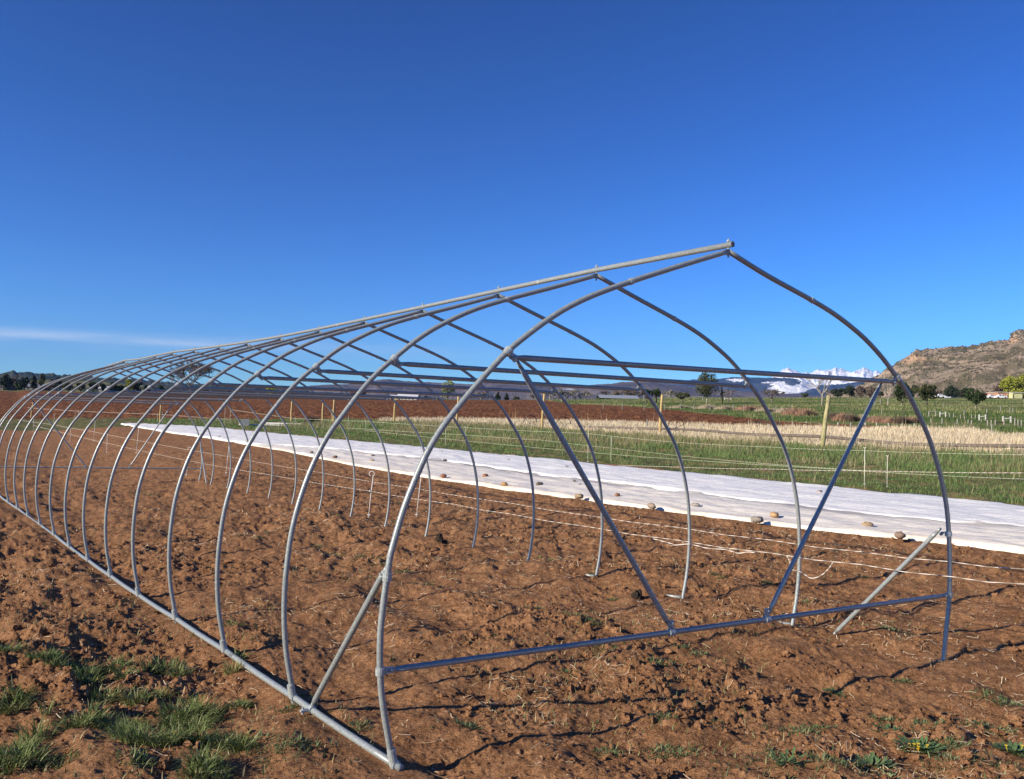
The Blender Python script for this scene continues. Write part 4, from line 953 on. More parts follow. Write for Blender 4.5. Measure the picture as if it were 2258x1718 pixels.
def bare_tree(px, ptop, pbase, wpx, label, d=None, bark=None, seed=0, depth=5, spread=.42, name='bare_tree', lean=0, group=None, rk=.30, cat='tree', stems=1, twigs=600, up=.12):
    g = place(px, pbase, d); dist = math.hypot(g[0], g[1]); H = max(1.2, height_at(px, ptop, g[0], g[1])-g[2]); Wd = wpx/FPX*g[1]
    o = empty(name, tuple(g)); rs_ = np.random.default_rng(seed); rmin = dist/858*rk*.5; hid = 0 if d is None else max(0, height_at(px, pbase, g[0], g[1])-g[2])
    r0 = max(H*.022, dist/858*.55); hh = H-hid
    m = MB(); m.tube([(0, 0, -.3), (lean*H*.1, 0, hid+hh*.12), (lean*H*.2, 0, hid+hh*.24)], [r0*1.25, r0, r0*.85], 7); tr = m
    br = MB(); p = np.array([lean*H*.2, 0, hid+hh*.22])
    for k in range(3+stems):
        a = k*2*math.pi/(3+stems)+rs_.uniform(-.4, .4); dd = np.array([math.cos(a)*.55, math.sin(a)*.55, .8]); dd /= np.linalg.norm(dd)
        limbs(br, p, dd, hh*.24, r0*.62, depth-1, rs_, spread, up, 4, rmin)
    V = np.vstack(br.v); ext = V[:, 2].max(); sc = (H-p[2])/(ext-p[2]); wx = np.percentile(np.abs(V[:, 0]-p[0]), 98); sx = (Wd/2)/max(wx, .01)
    V = (V-p)*np.array([sx, sx, sc])+p
    if twigs:
        k_ = rs_.integers(0, len(V), twigs); P0 = V[k_]; P0 = P0[(P0[:, 2] > p[2]+(H-p[2])*.25)]; n_ = len(P0)
        a_ = rs_.uniform(0, 6.28, n_); L_ = H*.065*rs_.uniform(.4, 1.2, n_); d_ = np.stack([np.cos(a_)*.7, np.sin(a_)*.7, rs_.uniform(-.1, 1, n_)], 1)
        wd_ = dist/858*.16; Q = P0+d_*L_[:, None]; sd = np.stack([-np.sin(a_), np.cos(a_), a_*0], 1)*wd_
        tv = np.stack([P0-sd, P0+sd, Q], 1).reshape(-1, 3); off = len(V); V = np.vstack([V, tv]); br.f += [(off+3*q, off+3*q+1, off+3*q+2) for q in range(n_)]
    tr.build('trunk', bark or BARKM, o, True); mesh_obj('crown', V, br.f, bark or BARKM, o)
    tag(o, label, cat, group); return o
# right-hand meadow
tree(2151, 857, 904, 44, 'juniper', 'round dark juniper with a forked white trunk standing alone in the meadow', trunk=.2, bark=BARKP, dense=1.6)
tree(2043, 843, 896, 54, 'olive', 'broad dark tree with a clear trunk, left of the round juniper', trunk=.22, dense=1.1)
tree(1988, 840, 895, 40, 'juniper', 'dark upright juniper behind the front hoop, just right of the white bare tree', trunk=.1, bark=BARKP, dense=1.3)
bare_tree(1958, 843, 896, 34, 'white bare tree below the upper right corner of the front hoop', bark=BARKP, seed=4, depth=5)
bare_tree(1813, 826, 884, 62, 'pale leafless tree spreading above the lichen-green pole', d=150, bark=BARKP, seed=9, depth=3, rk=.36, twigs=60)
bare_tree(1702, 858, 886, 50, 'low brown leafless tree in front of the snowfield', d=190, seed=12, depth=6, bark=BARKM)
tree(1774, 866, 879, 18, 'olive', 'tiny dark tree on the skyline between the brown tree and the green pole', d=330)
for i, (px, tp, bs, wp, pal, lab) in enumerate([
    (1846, 853, 879, 30, 'dark', 'dark low oak at the left end of the tree row under the hillside'), (1873, 850, 879, 30, 'dark', 'second dark oak of the tree row under the hillside'),
    (1898, 850, 879, 26, 'brown', 'brown leafless tree of the row, left of the brace top'), (1920, 851, 879, 28, 'brown', 'wide brown leafless tree under the start of the hillside'),
    (1941, 857, 880, 18, 'dark', 'small dark tree between the brown trees and the white bare tree'),
    (2013, 848, 878, 26, 'dark', 'dark tree seen just right of the front hoop'), (2070, 856, 878, 24, 'brown', 'small brownish tree by the white farmhouse'),
    (2098, 850, 878, 40, 'dark', 'wide blurry dark tree in the farmyard'), (2120, 858, 878, 26, 'dark', 'dark bush at the right side of the farmyard'),
    (2134, 853, 877, 34, 'juniper', 'dark green tree behind the round juniper'), (2175, 862, 880, 22, 'brown', 'brown shrub right of the round juniper'),
    (2208, 840, 872, 44, 'brown', 'brown leafless tree beside the yellow-green willow'), (2250, 822, 884, 64, 'willow', 'bright yellow-green willow at the right edge'),
    (2222, 829, 868, 34, 'willow', 'smaller yellow-green willow left of the tallest one'), (2256, 868, 886, 16, 'juniper', 'dark bush at the right frame edge below the willow')]):
    tree(px, tp, bs, wp, pal, lab, d=float(crest(*far(px, 100)))*(.97+.015*(i % 4))-(60 if 'tallest' in lab else 0), trunk=.06, name='tree', dense=1.5 if pal != 'brown' else .8)
# middle
tree(1558, 817, 887, 60, 'olive', 'tall ragged pine, the tallest tree between the hoops, with a pale trunk base', d=170, trunk=.14, bark=BARKP, dense=.8, shape='round', crown0=.14, n=2900)
tree(1557, 817, 840, 34, 'juniper', 'dense tufted top of the tall pine', d=169, trunk=.05, n=260)if False else None
tree(1592, 842, 884, 12, 'dark', 'thin sparse conifer right of the tall pine', d=175, shape='cone', n=120)
bare_tree(1606, 858, 884, 30, 'small brown leafless tree right of the thin conifer', d=180, seed=21, depth=5)
tree(1505, 862, 882, 36, 'olive', 'low olive bush left of the tall pine', d=175, trunk=.02)
tree(1447, 855, 882, 24, 'juniper', 'right one of two round dark trees by the grey barn', d=170, trunk=.12, dense=1.4)
tree(1426, 857, 882, 26, 'juniper', 'left one of two round dark trees by the grey barn', d=168, trunk=.12, dense=1.4)
tree(1098, 858, 886, 17, 'dark', 'left one of two small dark spruces above the ploughed field', d=262, shape='cone', trunk=.03, dense=1.8)
tree(1117, 861, 886, 17, 'dark', 'right one of two small dark spruces above the ploughed field', d=265, shape='cone', trunk=.03, dense=1.8)
tree(986, 836, 885, 40, 'palegreen', 'tall pale green cottonwood above the ploughed field', d=255, trunk=.1, dense=.55)
tree(505, 849, 873, 9, 'dark', 'lone slim conifer left of the cottonwood, far away', d=330, shape='cone', trunk=.02)
tree(1140, 873, 886, 20, 'olive', 'low bush right of the two spruces', d=268, trunk=.02)
bare_tree(418, 793, 868, 98, 'large leafless cottonwood seen through the crossing roof pipes', d=330, seed=31, depth=6, spread=.5, rk=.4, bark=BARKM, stems=4, twigs=14000, up=.22)
for i, (px, tp, wp) in enumerate([(1212, 861, 26), (1232, 858, 26), (1250, 862, 24), (1268, 860, 26), (1290, 863, 22), (1345, 862, 34), (1375, 861, 34), (1402, 864, 28), (1475, 862, 22), (1180, 866, 18), (1060, 866, 26), (1030, 869, 22)]):
    bare_tree(px, tp-2, 884, wp*1.35, 'pale leafless orchard tree number %d from the left in the haze before the hills' % (i+1) if False else ['pale leafless tree, leftmost of those above the ploughed field', 'pale bushy leafless tree beside the leftmost one', 'low pale leafless tree left of the grey barn', 'pale leafless tree touching the left end of the barn', 'thin pale tree over the barn roof', 'reddish leafless tree behind the barn', 'wide reddish leafless tree right behind the barn', 'small pale tree at the barn right end', 'pale leafless tree right of the two round dark trees', 'faint bush right of the spruces', 'faint leafless tree right of the cottonwood', 'faint low leafless tree touching the cottonwood'][i],
              d=float(crest(*far(px, 100)))*1.04+i, seed=40+i, depth=5, spread=.5, rk=.5, twigs=2600, bark=BARKP if i in (0, 1, 2, 3, 4, 8) else BARKM)
# left
LEFT = [(10, 824, 870, 30, 'dark', 'dark tree at the very left edge on the far slope'), (34, 826, 870, 30, 'brown', 'brownish tree next to the left-edge tree'), (52, 825, 870, 24, 'dark', 'dark tall tree left of the grey roof'), (72, 829, 870, 22, 'dark', 'dark tree above the left grey roof'),
 (14, 838, 866, 30, 'willow', 'yellow-green willow at the left edge in front of dark trees'), (42, 838, 866, 22, 'juniper', 'dark bush right of the left willow'), (90, 823, 862, 16, 'olive', 'slim olive tree above the left roofs'), (128, 826, 862, 22, 'dark', 'dark tree meeting the hoops, at far left'),
 (112, 832, 864, 18, 'brown', 'brown tree behind the first hoops'), (150, 838, 864, 26, 'olive', 'olive bush showing between far hoops'), (176, 842, 864, 24, 'olive', 'low olive bush between far hoops'), (204, 838, 864, 22, 'dark', 'dark bush left of the white roof'),
 (228, 840, 866, 20, 'dark', 'dark bush above the white roof'), (252, 842, 866, 26, 'dark', 'dark juniper right of the white roof'), (272, 846, 866, 26, 'juniper', 'dark juniper under the yellow tree'), (283, 834, 862, 24, 'willow', 'yellow-green tree seen through the far hoops'),
 (300, 838, 866, 28, 'dark', 'black-green juniper right of the yellow tree'), (326, 845, 868, 30, 'dark', 'dark juniper left of the large leafless cottonwood'), (352, 847, 868, 24, 'juniper', 'dark juniper at the foot of the large leafless cottonwood'), (455, 856, 872, 30, 'brown', 'brown brush right of the large leafless cottonwood'),
 (600, 853, 878, 30, 'willow', 'low yellowish bush above the crossbars'), (552, 860, 878, 34, 'brown', 'brown brush left of the low yellowish bush'), (640, 862, 880, 30, 'olive', 'dull green brush right of the low yellowish bush'), (720, 864, 880, 26, 'brown', 'brown brush left of the red barn'), (940, 872, 884, 22, 'olive', 'low bush left of the cottonwood')]
for i, (px, tp, bs, wp, pal, lab) in enumerate(LEFT):
    tree(px, tp, bs, wp, pal, lab, d=float(crest(*far(px, 100)))*(1.02+.02*(i % 5)), trunk=.04, dense=1.2 if pal != 'brown' else .7)
# rusty shrubs in the meadow
SHR = [(1650, 888, 905, 50, 'rust'), (1600, 890, 903, 40, 'tan'), (1560, 888, 902, 44, 'tan'), (1500, 890, 900, 44, 'tan'), (1690, 893, 908, 40, 'tan'), (1752, 891, 916, 44, 'rust'), (1776, 893, 917, 36, 'rust'), (1728, 894, 912, 34, 'tan'), (1836, 902, 926, 28, 'brown'), (1858, 902, 929, 34, 'rust'), (1880, 905, 931, 24, 'brown'), (1940, 911, 934, 32, 'rust'), (1962, 912, 935, 30, 'rust'), (1990, 909, 936, 30, 'brown'), (2012, 911, 935, 24, 'rust'), (1905, 908, 930, 22, 'tan'), (1925, 912, 932, 20, 'rust'), (688, 908, 934, 24, 'brown')]
SHL = ['reddish willow scrub left of the second hoop, largest', 'tan scrub left of the reddish willow scrub', 'tan scrub under the tall pine', 'tan scrub under the olive bush', 'tan scrub right of the second hoop', 'reddish scrub mass left of the green pole', 'reddish scrub just left of the green pole', 'thin tan scrub at the left of the reddish mass', 'brown thicket just right of the green pole', 'reddish scrub right of the green pole thicket', 'dark brown thicket left of the end brace', 'reddish scrub inside the front hoop', 'low reddish scrub beside the one inside the front hoop', 'brown shrub left of the front hoop pipe', 'reddish shrub crossed by the front hoop pipe', 'tan scrub at the end brace', 'small red shrub right of the end brace', 'dark tumbleweed heap beside the pair of yellow poles']
for i, (px, tp, bs, wp, pal) in enumerate(SHR):
    g = at(px, bs); Hh = max(.5, height_at(px, tp, g[0], g[1])-g[2]); Wd = wp/FPX*g[1]; rs_ = np.random.default_rng(70+i); n = 1000; dd = math.hypot(g[0], g[1])
    a = rs_.uniform(0, 6.28, n); q = rs_.random(n)**.7*Wd*.72; x = np.cos(a)*q; y = np.sin(a)*q*.7
    c = pick([PAL[pal][1], PAL[pal][2], PAL[pal][0]], n, rs_)
    V, Fq, Cc = blades(x, y, zbase(g[0]+x, g[1]+y)-g[2]-.05, Hh*rs_.uniform(.35, 1, n)*(1-.5*(q/(Wd*.72))**2), np.full(n, dd/858*.42), rs_.uniform(.1, .6, n), c, 70+i, 2, a)
    tag(mesh_obj('shrub', V, Fq, M_STRAW, None, False, tuple(g), Cc), SHL[i], 'shrub')
# --- buildings and cars
def wallmat(name, c): return noisy(name, [(.3, tuple(q*.85 for q in c)), (.7, c)], (1.5, 1.5, .8), 4, .85)
def building(px, peave, pridge, pbase, wpx, d, depth, wallc, roofc, label, name='building', opens=3, rz=0., open_front=False, flat=False, cat='building'):
    x, y = far(px, d); z0 = float(zbase(x, y)); He = height_at(px, peave, x, y)-z0; Hr = height_at(px, pridge, x, y)-z0; W_ = wpx/FPX*y
    o = empty(name, (x, y, z0), rz); tag(o, label, cat); wm = wallmat(name+'_wall', wallc); rm = wallmat(name+'_roof', roofc); b = MB()
    if open_front:
        for q in np.linspace(-.48, .48, 6): b.box((W_*q, -depth/2+.3, He/2), (.3, .3, He))
        b.box((0, depth/2-.2, He/2), (W_*.97, .2, He)); b.build('wall', wallmat('shade_wall', tuple(c*.5 for c in wallc)), o)
    else:
        b.box((0, 0, He/2), (W_*.96, depth*.94, He)); b.add([(-W_*.48, -depth*.47, He), (W_*.48, -depth*.47, He), (0, -depth*.47, Hr-.05), (-W_*.48, depth*.47, He), (W_*.48, depth*.47, He), (0, depth*.47, Hr-.05)], []) ; b.build('wall', wm, o)
    r = MB(); ov = .3
    if flat: r.box((0, 0, He+.12), (W_+.4, depth+.4, .2))
    else:
        r.add([(-W_/2-ov, -depth/2-ov, He), (W_/2+ov, -depth/2-ov, He), (W_/2+ov, 0, Hr), (-W_/2-ov, 0, Hr), (W_/2+ov, depth/2+ov, He), (-W_/2-ov, depth/2+ov, He),
               (-W_/2-ov, -depth/2-ov, He-.15), (W_/2+ov, -depth/2-ov, He-.15)], [(0, 1, 2, 3), (3, 2, 4, 5), (6, 7, 1, 0)])
        if not open_front: g_ = MB(); [g_.add([(s*W_*.48, -depth*.47, He), (s*W_*.48, depth*.47, He), (s*W_*.48, 0, Hr-.06)], [(0, 1, 2)]) for s in (-1, 1)]; g_.build('gable', wm, o)
    r.build('roof', rm, o)
    dk = wallmat('dark_opening', (.06, .06, .07))
    if not open_front:
        for q in range(opens):
            e = MB(); e.box((W_*(-.36+.72*(q+.5)/opens), -depth*.47-.03, He*.5), (W_*.10, .06, He*.42)); e.build('window', dk, o)
        e = MB(); e.box((-W_*.42, -depth*.47-.03, He*.38), (min(1.1, W_*.08), .06, He*.76)); e.build('door', dk, o)
    return o
building(1361, 878.5, 871.5, 884, 82, 255, 10, (.16, .13, .11), (.33, .37, .42), 'long low open barn with a blue-grey metal roof in the middle distance', 'barn', open_front=True)
building(789, 867, 860.5, 878, 24, 262, 7, (.22, .09, .07), (.12, .07, .065), 'small dark red barn seen between the crossing pipes', 'barn', 1)
building(901, 875, 868.5, 882, 42, 262, 7, (.70, .70, .68), (.78, .79, .80), 'long low white shed above the ploughed field', 'shed', 4)
building(868, 876, 871, 882, 22, 264, 6, (.60, .62, .60), (.74, .76, .78), 'small white shed left of the long white shed', 'shed', 2)
building(2205, 866.5, 864, 880, 34, 380, 8, (.50, .25, .15), (.62, .56, .48), 'rust-orange long shed beside the willows at right', 'shed', 0, flat=True)
building(2231, 867, 864.5, 882, 22, 378, 8, (.62, .60, .32), (.62, .60, .52), 'pale yellow-green shed adjoining the rusty one', 'shed', 0, flat=True)
building(2110, 872, 866.5, 879, 36, 432, 9, (.40, .44, .52), (.22, .27, .34), 'blue-grey farmhouse half hidden by the dark trees', 'farmhouse', 4)
building(81, 853, 846.5, 863, 38, 425, 10, (.16, .16, .165), (.24, .26, .29), 'grey-roofed house at far left behind the hoops', 'house', 2)
building(6, 852, 847.5, 862, 30, 425, 10, (.15, .13, .12), (.28, .26, .25), 'brown-grey roof cut by the left edge', 'house', 2)
building(235, 857, 852, 866, 20, 400, 9, (.22, .22, .22), (.60, .63, .66), 'white roof glimpsed through the far left hoops', 'house', 1)
building(118, 854, 849, 864, 14, 425, 8, (.36, .27, .22), (.30, .24, .22), 'small brown roof right of the grey-roofed house', 'house', 1)
building(497, 873, 870, 878, 20, 330, 6, (.62, .62, .60), (.72, .72, .70), 'tiny white shed far beyond the crossbars', 'shed', 0)
def car(px, pbase, wpx, d, colr, label, hgt=1.5):
    x, y = far(px, d); z0 = float(zbase(x, y)); L = wpx/FPX*y; o = empty('parked_car', (x, y, z0)); tag(o, label, 'car')
    pm = mat_base('car_paint', .3, .5); pm[2].inputs['Base Color'].default_value = (*colr, 1); gm = mat_base('car_glass', .1, .6); gm[2].inputs['Base Color'].default_value = (.03, .035, .04, 1); ty = mat_base('tyre', .9)[0]; ty.node_tree.nodes['Principled BSDF'].inputs['Base Color'].default_value = (.02, .02, .02, 1)
    zb = max(0, height_at(px, pbase, x, y)-z0-.3)*0
    b = MB(); b.box((0, 0, .62+zb), (L, 1.8, .62), 0, .96); b.box((L*.02, 0, 1.16+zb), (L*.58, 1.6, .5), 0, .78); b.build('body', pm[0], o)
    g_ = MB(); [g_.box((L*(.02+s), 0, 1.15+zb), (L*.2, 1.63, .32), 0, .85) for s in (-.13, .13)]; g_.build('window', gm[0], o)
    for s in (-.32, .32):
        for e in (-.8, .8): m = MB(); m.tube([(L*s, e-.1, .33+zb), (L*s, e+.1, .33+zb)], .33, 12); m.build('wheel', ty, o)
    return o
car(2185, 880, 15, 345, (.62, .64, .68), 'silver car parked left of the rusty shed')
car(2206, 883, 24, 338, (.80, .80, .82), 'long white car parked in front of the rusty shed')
car(2072, 879, 16, 350, (.78, .80, .84), 'white pickup beside the farmhouse, left of the dark trees')
# --- white jumps and stakes in the meadow
M_WHITE = noisy('white_painted_rail', [(.3, (.42, .42, .36)), (.7, (.56, .56, .49))], 9., 3, .7)
def jump(x0, x1, ptop, pbase, label, railq=.35, mat=M_WHITE):
    g = at((x0+x1)/2, pbase) if at((x0+x1)/2, pbase) is not None else place((x0+x1)/2, pbase); d = math.hypot(g[0], g[1]); W_ = (x1-x0)/FPX*g[1]; Hh = height_at((x0+x1)/2, ptop, g[0], g[1])-g[2]
    o = empty('rail_jump', tuple(g)); tag(o, label, 'jump'); r = max(.07, d/858*.45)
    for s in (-.5, .5): m = MB(); m.tube([(s*W_, 0, -.2), (s*W_, 0, Hh)], r, 6); m.build('post', mat, o)
    m = MB(); m.tube([(-.5*W_, 0, Hh*(1-railq)), (.5*W_, 0, Hh*(1-railq)+.03)], r*.8, 6); m.build('rail', mat, o)
    return o
jump(2159.5, 2173.5, 914, 928, 'white H-shaped rail below the round juniper'); jump(2212, 2229, 918, 934, 'white H-shaped rail nearest the right edge'); jump(2073, 2085.5, 908, 920.5, 'white H-shaped rail left of the round juniper')
jump(2048.5, 2063.5, 907, 919.5, 'weathered rail frame right beside the front hoop', .05, M_GREYW); jump(1929.5, 1941.5, 881, 894, 'weathered goalpost-like rail left of the white bare tree', .4, M_GREYW); jump(1598, 1612, 877, 883.5, 'small white rail frame right of the tall pine', .4)
jump(1420, 1550, 873.5, 884, 'long low pale rail fence under the tall pine', .0, M_GREYW)
jump(1238, 1246, 880, 886, 'tiny white rail frame above the ploughed field', .1)
jump(2196, 2212, 931, 937, 'low dark green rail in the meadow at right', .1, M_DARKW)
STK = [(2094, 911, 921), (2103, 911, 921), (2118, 914, 924), (2126, 904, 917), (2127, 917.5, 926), (2142.5, 914, 924), (2151, 914, 925), (2176, 901, 913), (2206, 894, 910), (2227, 898, 911), (2233.5, 899, 911), (2080, 888, 899), (1944.5, 902, 914), (2077.5, 922, 937), (2111, 924, 937), (2142.5, 926.5, 938), (2178, 926, 940), (2195, 925, 938), (2214, 926.5, 940), (2238, 922, 941), (2245, 925, 941), (2252.5, 926, 942), (2187, 936, 955), (2038, 937, 951), (2053, 923, 934), (2135, 926, 936), (2186, 926, 938), (2164, 925, 931)]
for i, (px, a, b_) in enumerate(STK):
    small_post(px, a, b_, 'thin pale meadow stake, %s of those at right counting from the left' % nth(sum(q[0] < px for q in STK)+1), M_GREYW, .05, grp='pale stakes scattered over the right meadow')
FL = [(x_, 876+(x_-1310)*.03, 886+(x_-1310)*.02) for x_ in range(1230, 1545, 15)]
for i, (px, a, b_) in enumerate(FL):
    small_post(px, a, b_, 'thin wire-fence stake behind the ploughed field, %s from the left' % nth(i+1), M_GREYW, .04, d=float(crest(*far(px, 100)))*.80, grp='wire fence stakes by the barn')
FL2 = [1330, 1372, 1420, 1465, 1500, 1530, 1566, 1617, 1640, 1711, 1745]
for i, px in enumerate(FL2):
    small_post(px, 889+.01*(px-1330), 903+.012*(px-1330), 'grey stake standing among the tan scrub, %s from the left' % nth(i+1), M_GREYW, .05, grp='fence stakes among the tan scrub')
TIN = [(1720, 1), (1778, 2), (1848, 3), (1908, 4), (1933, 5), (1959, 6), (1990, 7), (2016, 8)]
for px, i in TIN:
    small_post(px, 931.5+(px-1778)*.02, 936+(px-1778)*.02, 'very short white marker peg behind the ploughed field, %s from the left' % nth(i), M_WHITE, .05, grp='white marker pegs behind the ploughed field')

# ================================================================== HILLS AND MOUNTAINS
def range_mesh(name, prof, d0, d1, zb, mat, amp, nsc, seed, label=None, back=1.25, n_r=90, daz=.05, shape=1.0, jag=0., tints=None, pad=2.0, gully=1.0):
    """a real height field whose ridge follows measured azimuth/elevation"""
    P = []
    for px, py in prof:
        dx, dy, dz = ray(px, py); P.append((math.atan2(dx, dy), dz/math.hypot(dx, dy)))
    P = np.array(P); az = np.arange(P[0, 0]-math.radians(pad), P[-1, 0]+math.radians(pad), math.radians(daz)); el = np.interp(az, P[:, 0], P[:, 1])
    s = np.concatenate([np.linspace(0, 1, n_r), np.linspace(1, back, 14)[1:]]); S, A = np.meshgrid(s, az, indexing='ij'); E_ = np.broadcast_to(el, S.shape)
    r = d0+(d1-d0)*S; x = r*np.sin(A); y = r*np.cos(A); top = EYE+E_*d1
    pr = np.where(S <= 1, S**shape*.35+.65*sstep(0, 1, S), 1-((S-1)/(back-1))**1.3*.9)
    sc = d1*nsc; nn = ridged(x/sc, y/sc, seed, 6, .55)-.62
    env = np.clip(S*(1-S)*4, 0, 1)**.7*(S < 1)
    edge = jag*(fbm(A*260, A*0+3, seed+3, 4))*(S > .55)*sstep(.6, 1, np.where(S <= 1, S, 1))
    z = zb+(top-zb)*pr+amp*nn*env*gully+amp*edge
    n, m_ = S.shape; a = np.arange(n*m_).reshape(n, m_); Fq = np.stack([a[:-1, :-1], a[:-1, 1:], a[1:, 1:], a[1:, :-1]], -1).reshape(-1, 4)
    V = np.stack([x, y, z], -1).reshape(-1, 3)
    col = tints(x, y, z, S, np.degrees(A), (z-EYE)/r).reshape(-1, 3) if tints else None
    o = mesh_obj(name, V, Fq, mat, smooth=True, col=col); tag(o, kind='structure'); return x, y, z, S, A
def pix_el(px, py):
    dx, dy, dz = ray(px, py); return math.degrees(math.atan2(dx, dy)), dz/math.hypot(dx, dy)
def hillmat(name, rough=.95, bump=None):
    m, t, b = mat_base(name, rough, .05); a = t.nodes.new('ShaderNodeAttribute'); a.attribute_name = 'tint'; t.links.new(a.outputs['Color'], b.inputs['Base Color'])
    if bump: _bump(t, b, _noise(t, bump[0], 6, .7), bump[1])
    return m
def patch(A, E_, px, py, wx, wy):
    a, e = pix_el(px, py); return np.exp(-(((A-a)/(wx/FPX*57.3))**2+((E_-e)/(wy/FPX))**2))
# the sandstone hill at right
RH = [(1840, 868), (1883, 860), (1902, 851), (1916, 842), (1946, 827), (1970, 809), (1989, 795), (2004, 785.5), (2019, 778), (2038, 775), (2066, 773), (2093, 771), (2120, 769.5), (2147, 767.5), (2174, 762), (2200, 759), (2223, 757.5), (2227, 753), (2229, 742), (2242, 735), (2258, 731), (2300, 722), (2400, 700)]
def rh_t(x, y, z, S, A, E_):
    n1 = fbm(x/36, y/36, 5, 5); n2 = fbm(x/9, y/9+z/6, 8, 4); c = np.zeros(x.shape+(3,))
    base_ = np.array([.27, .215, .155]); green = np.array([.135, .115, .070]); rock = np.array([.50, .375, .265]); orange = np.array([.56, .37, .23])
    k = sstep(-.18, .25, n1)[..., None]; c = green*(1-k)+base_*k
    c = 1.22*c*(1+.38*n2[..., None])
    led = sstep(.20, .38, fbm(x/60, z/7, 14, 4)+.35*n2)*sstep(.35, .85, S); c = c*(1-led[..., None]*.75)+rock*led[..., None]*.75
    sp_k = (fbm(x/5, y/5, 33, 3) > .42)*sstep(.2, .4, S); c = c*(1-sp_k[..., None]*.6)+rock*.95*sp_k[..., None]*.6
    for px, py, wx, wy, v in ((2018, 789, 17, 9, 1.3), (2000, 797, 14, 6, 1.1), (2034, 793, 9, 7, .9), (2236, 748, 8, 9, 1.5), (2228, 752, 6, 7, 1.2)):
        q = np.clip(patch(A, E_, px, py, wx, wy)*v*(1+.5*n2)-.22, 0, 1)[..., None]; c = c*(1-q)+orange*q*(1+.25*n2[..., None])
    for px, py, wx, wy, v in ((2118, 797, 26, 3, 1.4), (2070, 792, 12, 3, 1.2), (2170, 806, 14, 7, .8), (2150, 780, 30, 2.5, .8), (2100, 785, 40, 2, .8), (2160, 818, 30, 5, .7)):
        q = np.clip(patch(A, E_, px, py, wx, wy)*v*(1+1.6*n2)-.25, 0, 1)[..., None]; c = c*(1-q)+rock*q
    return np.clip(c, .01, .9)
hx, hy, hz, hS, hA = range_mesh('sandstone_hill', RH, 560, 1400, -2, hillmat('sandstone_slope', bump=(.35, 2.5)), 26, .055, 5, n_r=260, daz=.032, shape=.9, jag=.12, tints=rh_t, pad=.5)
# dark bushes on that hill
rs_ = np.random.default_rng(44); idx = rs_.integers(0, hx.size, 16000); X, Y, Z, S_ = [q.ravel()[idx] for q in (hx, hy, hz, hS)]
kp = (S_ < 1) & (S_ > .06) & (rs_.random(len(idx)) < np.clip(.55+fbm(X/40, Y/40, 61, 3)*1.2, .1, 1)); X, Y, Z = X[kp], Y[kp], Z[kp]; n = len(X); rr_ = np.hypot(X, Y)/858*rs_.uniform(.45, 1.1, n)
octv = np.array([(1, 0, .2), (.3, .9, .1), (-.8, .5, .2), (-.7, -.6, .1), (.4, -.9, .2), (0, 0, .95), (0, 0, -.5)]); of = np.array([(0, 1, 5), (1, 2, 5), (2, 3, 5), (3, 4, 5), (4, 0, 5), (1, 0, 6), (2, 1, 6), (3, 2, 6), (4, 3, 6), (0, 4, 6)])
V = (np.stack([X, Y, Z], 1)[:, None, :]+octv[None]*rr_[:, None, None]).reshape(-1, 3); Fq = (of[None]+7*np.arange(n)[:, None, None]).reshape(-1, 3)
Cc = np.repeat(pick([(.060, .056, .032), (.085, .075, .045), (.045, .05, .028)], n, rs_), 7, axis=0)
tag(mesh_obj('hillside_bushes', V, Fq, M_STRAW, col=Cc), 'dark bushes dotted all over the sandstone hillside', 'bushes', kind='stuff')
# purple brown lower ranges, dark mesa, snow mountains, wooded ridge at left
def flat_t(a, b, sc, snow=None):
    a = np.array(a); b = np.array(b)
    def f(x, y, z, S, A, E_):
        k = sstep(-.3, .3, fbm(x/sc, y/sc, 7, 6, .62))[..., None]; c = a*(1-k)+b*k
        if snow: c = snow(c, x, y, z, S, A, E_)
        return c
    return f
SNOW = np.array([.86, .88, .92])
def mesa_snow(c, x, y, z, S, A, E_):
    n = fbm(x/170, y/260, 17, 5, .62); q = 0
    for px, py, wx, wy, v in ((1745, 862, 30, 5.0, 2.6), (1770, 854, 22, 5, 2.6), (1728, 868, 16, 4.0, 2.0), (1720, 847, 24, 12, .75), (1795, 846, 24, 8, 1.5), (1760, 838, 30, 6, .75), (1840, 841, 40, 6, 1.0), (1880, 838, 40, 7, .9), (1617, 837, 12, 3, .9), (1640, 841, 40, 5, .45)):
        q = q+patch(A, E_, px, py, wx, wy)*v
    k = (q+n*1.5 > .78).astype(float)*(q > .12); k = k[..., None]; return c*(1-k)+SNOW*k
def peak_snow(c, x, y, z, S, A, E_):
    n = fbm(x/260, y/320, 27, 5, .68)*1.5; k = (n+.9*(S-.35)*2 > .05+.55*patch(A, E_, 1828, 826, 16, 9)+.3*patch(A, E_, 1700, 840, 30, 8)).astype(float)[..., None]; return c*(1-k)+SNOW*k
HM = hillmat('mountain_rock')
range_mesh('snow_mountains', [(1640, 852), (1690, 840), (1704, 832), (1715, 828), (1726, 816), (1733, 815), (1737, 812.5), (1745, 815.5), (1753, 817), (1764, 821), (1785, 823), (1797, 819.5), (1805, 818), (1812, 820.5), (1829, 820), (1836, 816), (1843, 813.5), (1850, 815.5), (1859, 815), (1868, 819), (1881, 822.5), (1889, 817.5), (1897, 816), (1904, 812.5), (1912, 816.5), (1919, 819), (1926, 823), (1932, 820.5), (1943, 825), (1980, 829), (2050, 836)],
    9500, 14500, 60, HM, 330, .030, 3, n_r=150, daz=.022, jag=.06, tints=flat_t((.20, .17, .16), (.30, .26, .24), 500, peak_snow), pad=1)
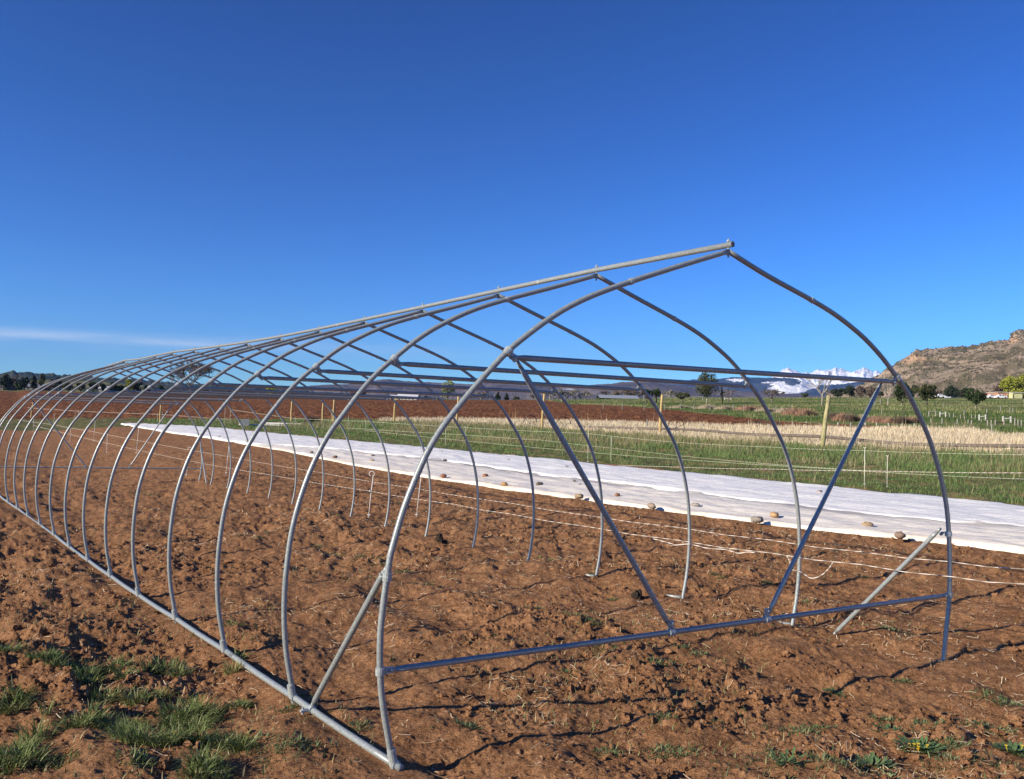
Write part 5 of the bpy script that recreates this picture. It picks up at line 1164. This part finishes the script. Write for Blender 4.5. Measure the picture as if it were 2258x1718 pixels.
range_mesh('dark_mesa', [(1345, 852), (1372, 847), (1424, 844), (1467, 840), (1500, 839), (1540, 837), (1575, 836.5), (1603, 834), (1624, 833), (1644, 832), (1664, 834.5), (1698, 834), (1740, 834), (1768, 838), (1783, 845), (1800, 850), (1840, 848), (1870, 842), (1905, 837), (1950, 835), (2050, 836)],
    4600, 7200, 20, HM, 95, .05, 9, n_r=140, daz=.035, jag=.06, tints=flat_t((.016, .030, .060), (.065, .080, .115), 200, mesa_snow), pad=1)  # mesa tints carry a painted blue cast standing in for thicker haze
def low_snow(c, x, y, z, S, A, E_):
    k = (patch(A, E_, 1254, 858.5, 26, 2.0)+patch(A, E_, 1000, 850, 14, 1.6)*.8+.6*fbm(x/90, y/90, 3, 4) > .75).astype(float)[..., None]; return c*(1-k)+SNOW*.9*k
range_mesh('purple_hills', [(430, 857), (543, 852), (620, 854), (700, 852), (775, 849), (803, 846), (820, 843), (832, 840), (845, 838.5), (862, 838.5), (890, 841.5), (930, 844), (974, 846), (1031, 847), (1085, 846), (1130, 848), (1180, 849), (1230, 850.5), (1262, 852), (1300, 850), (1343, 848), (1371, 844), (1398, 842.5), (1440, 845), (1500, 852), (1580, 860), (1700, 868), (1800, 873), (1900, 874)],
    2300, 4600, 12, HM, 42, .06, 12, n_r=120, daz=.04, jag=.05, tints=flat_t((.085, .070, .072), (.165, .130, .118), 150, low_snow), pad=2)
range_mesh('wooded_ridge', [(-80, 818), (0, 822), (27, 819), (60, 821.5), (92, 824), (152, 826.5), (225, 832), (266, 834.5), (326, 839), (380, 843), (462, 847), (543, 850), (600, 856), (700, 866)],
    1500, 2600, 6, HM, 16, .05, 15, n_r=90, daz=.04, jag=.35, tints=flat_t((.022, .034, .022), (.060, .072, .040), 45), pad=3)
# pale slope with bushes in front of the wooded ridge
def ls_t(x, y, z, S, A, E_):
    k = sstep(-.1, .25, fbm(x/28, y/50, 3, 5))[..., None]; return np.array([.045, .055, .028])*(1-k)+np.array([.20, .19, .09])*k
range_mesh('left_slope', [(-80, 842), (0, 842), (60, 840), (110, 838), (160, 838), (220, 842), (280, 848), (340, 852), (420, 858), (520, 866), (600, 874)], 560, 1100, 4, HM, 6, .05, 21, n_r=60, daz=.05, jag=.1, tints=ls_t, pad=3)

# ================================================================== AIR
hb = MB(); hb.box((0, 0, 640), (32000, 32000, 1320)); hz = mesh_obj('haze', np.vstack(hb.v), hb.f, None)
hm = bpy.data.materials.new('air'); hm.use_nodes = True; ht = hm.node_tree; ht.nodes.clear()
ho = ht.nodes.new('ShaderNodeOutputMaterial'); hv = ht.nodes.new('ShaderNodeVolumePrincipled')
hv.inputs['Color'].default_value = (.28, .50, 1, 1); hv.inputs['Density'].default_value = 5.0e-5; hv.inputs['Anisotropy'].default_value = 0
ht.links.new(hv.outputs[0], ho.inputs['Volume']); hz.data.materials.append(hm); tag(hz, kind='stuff')
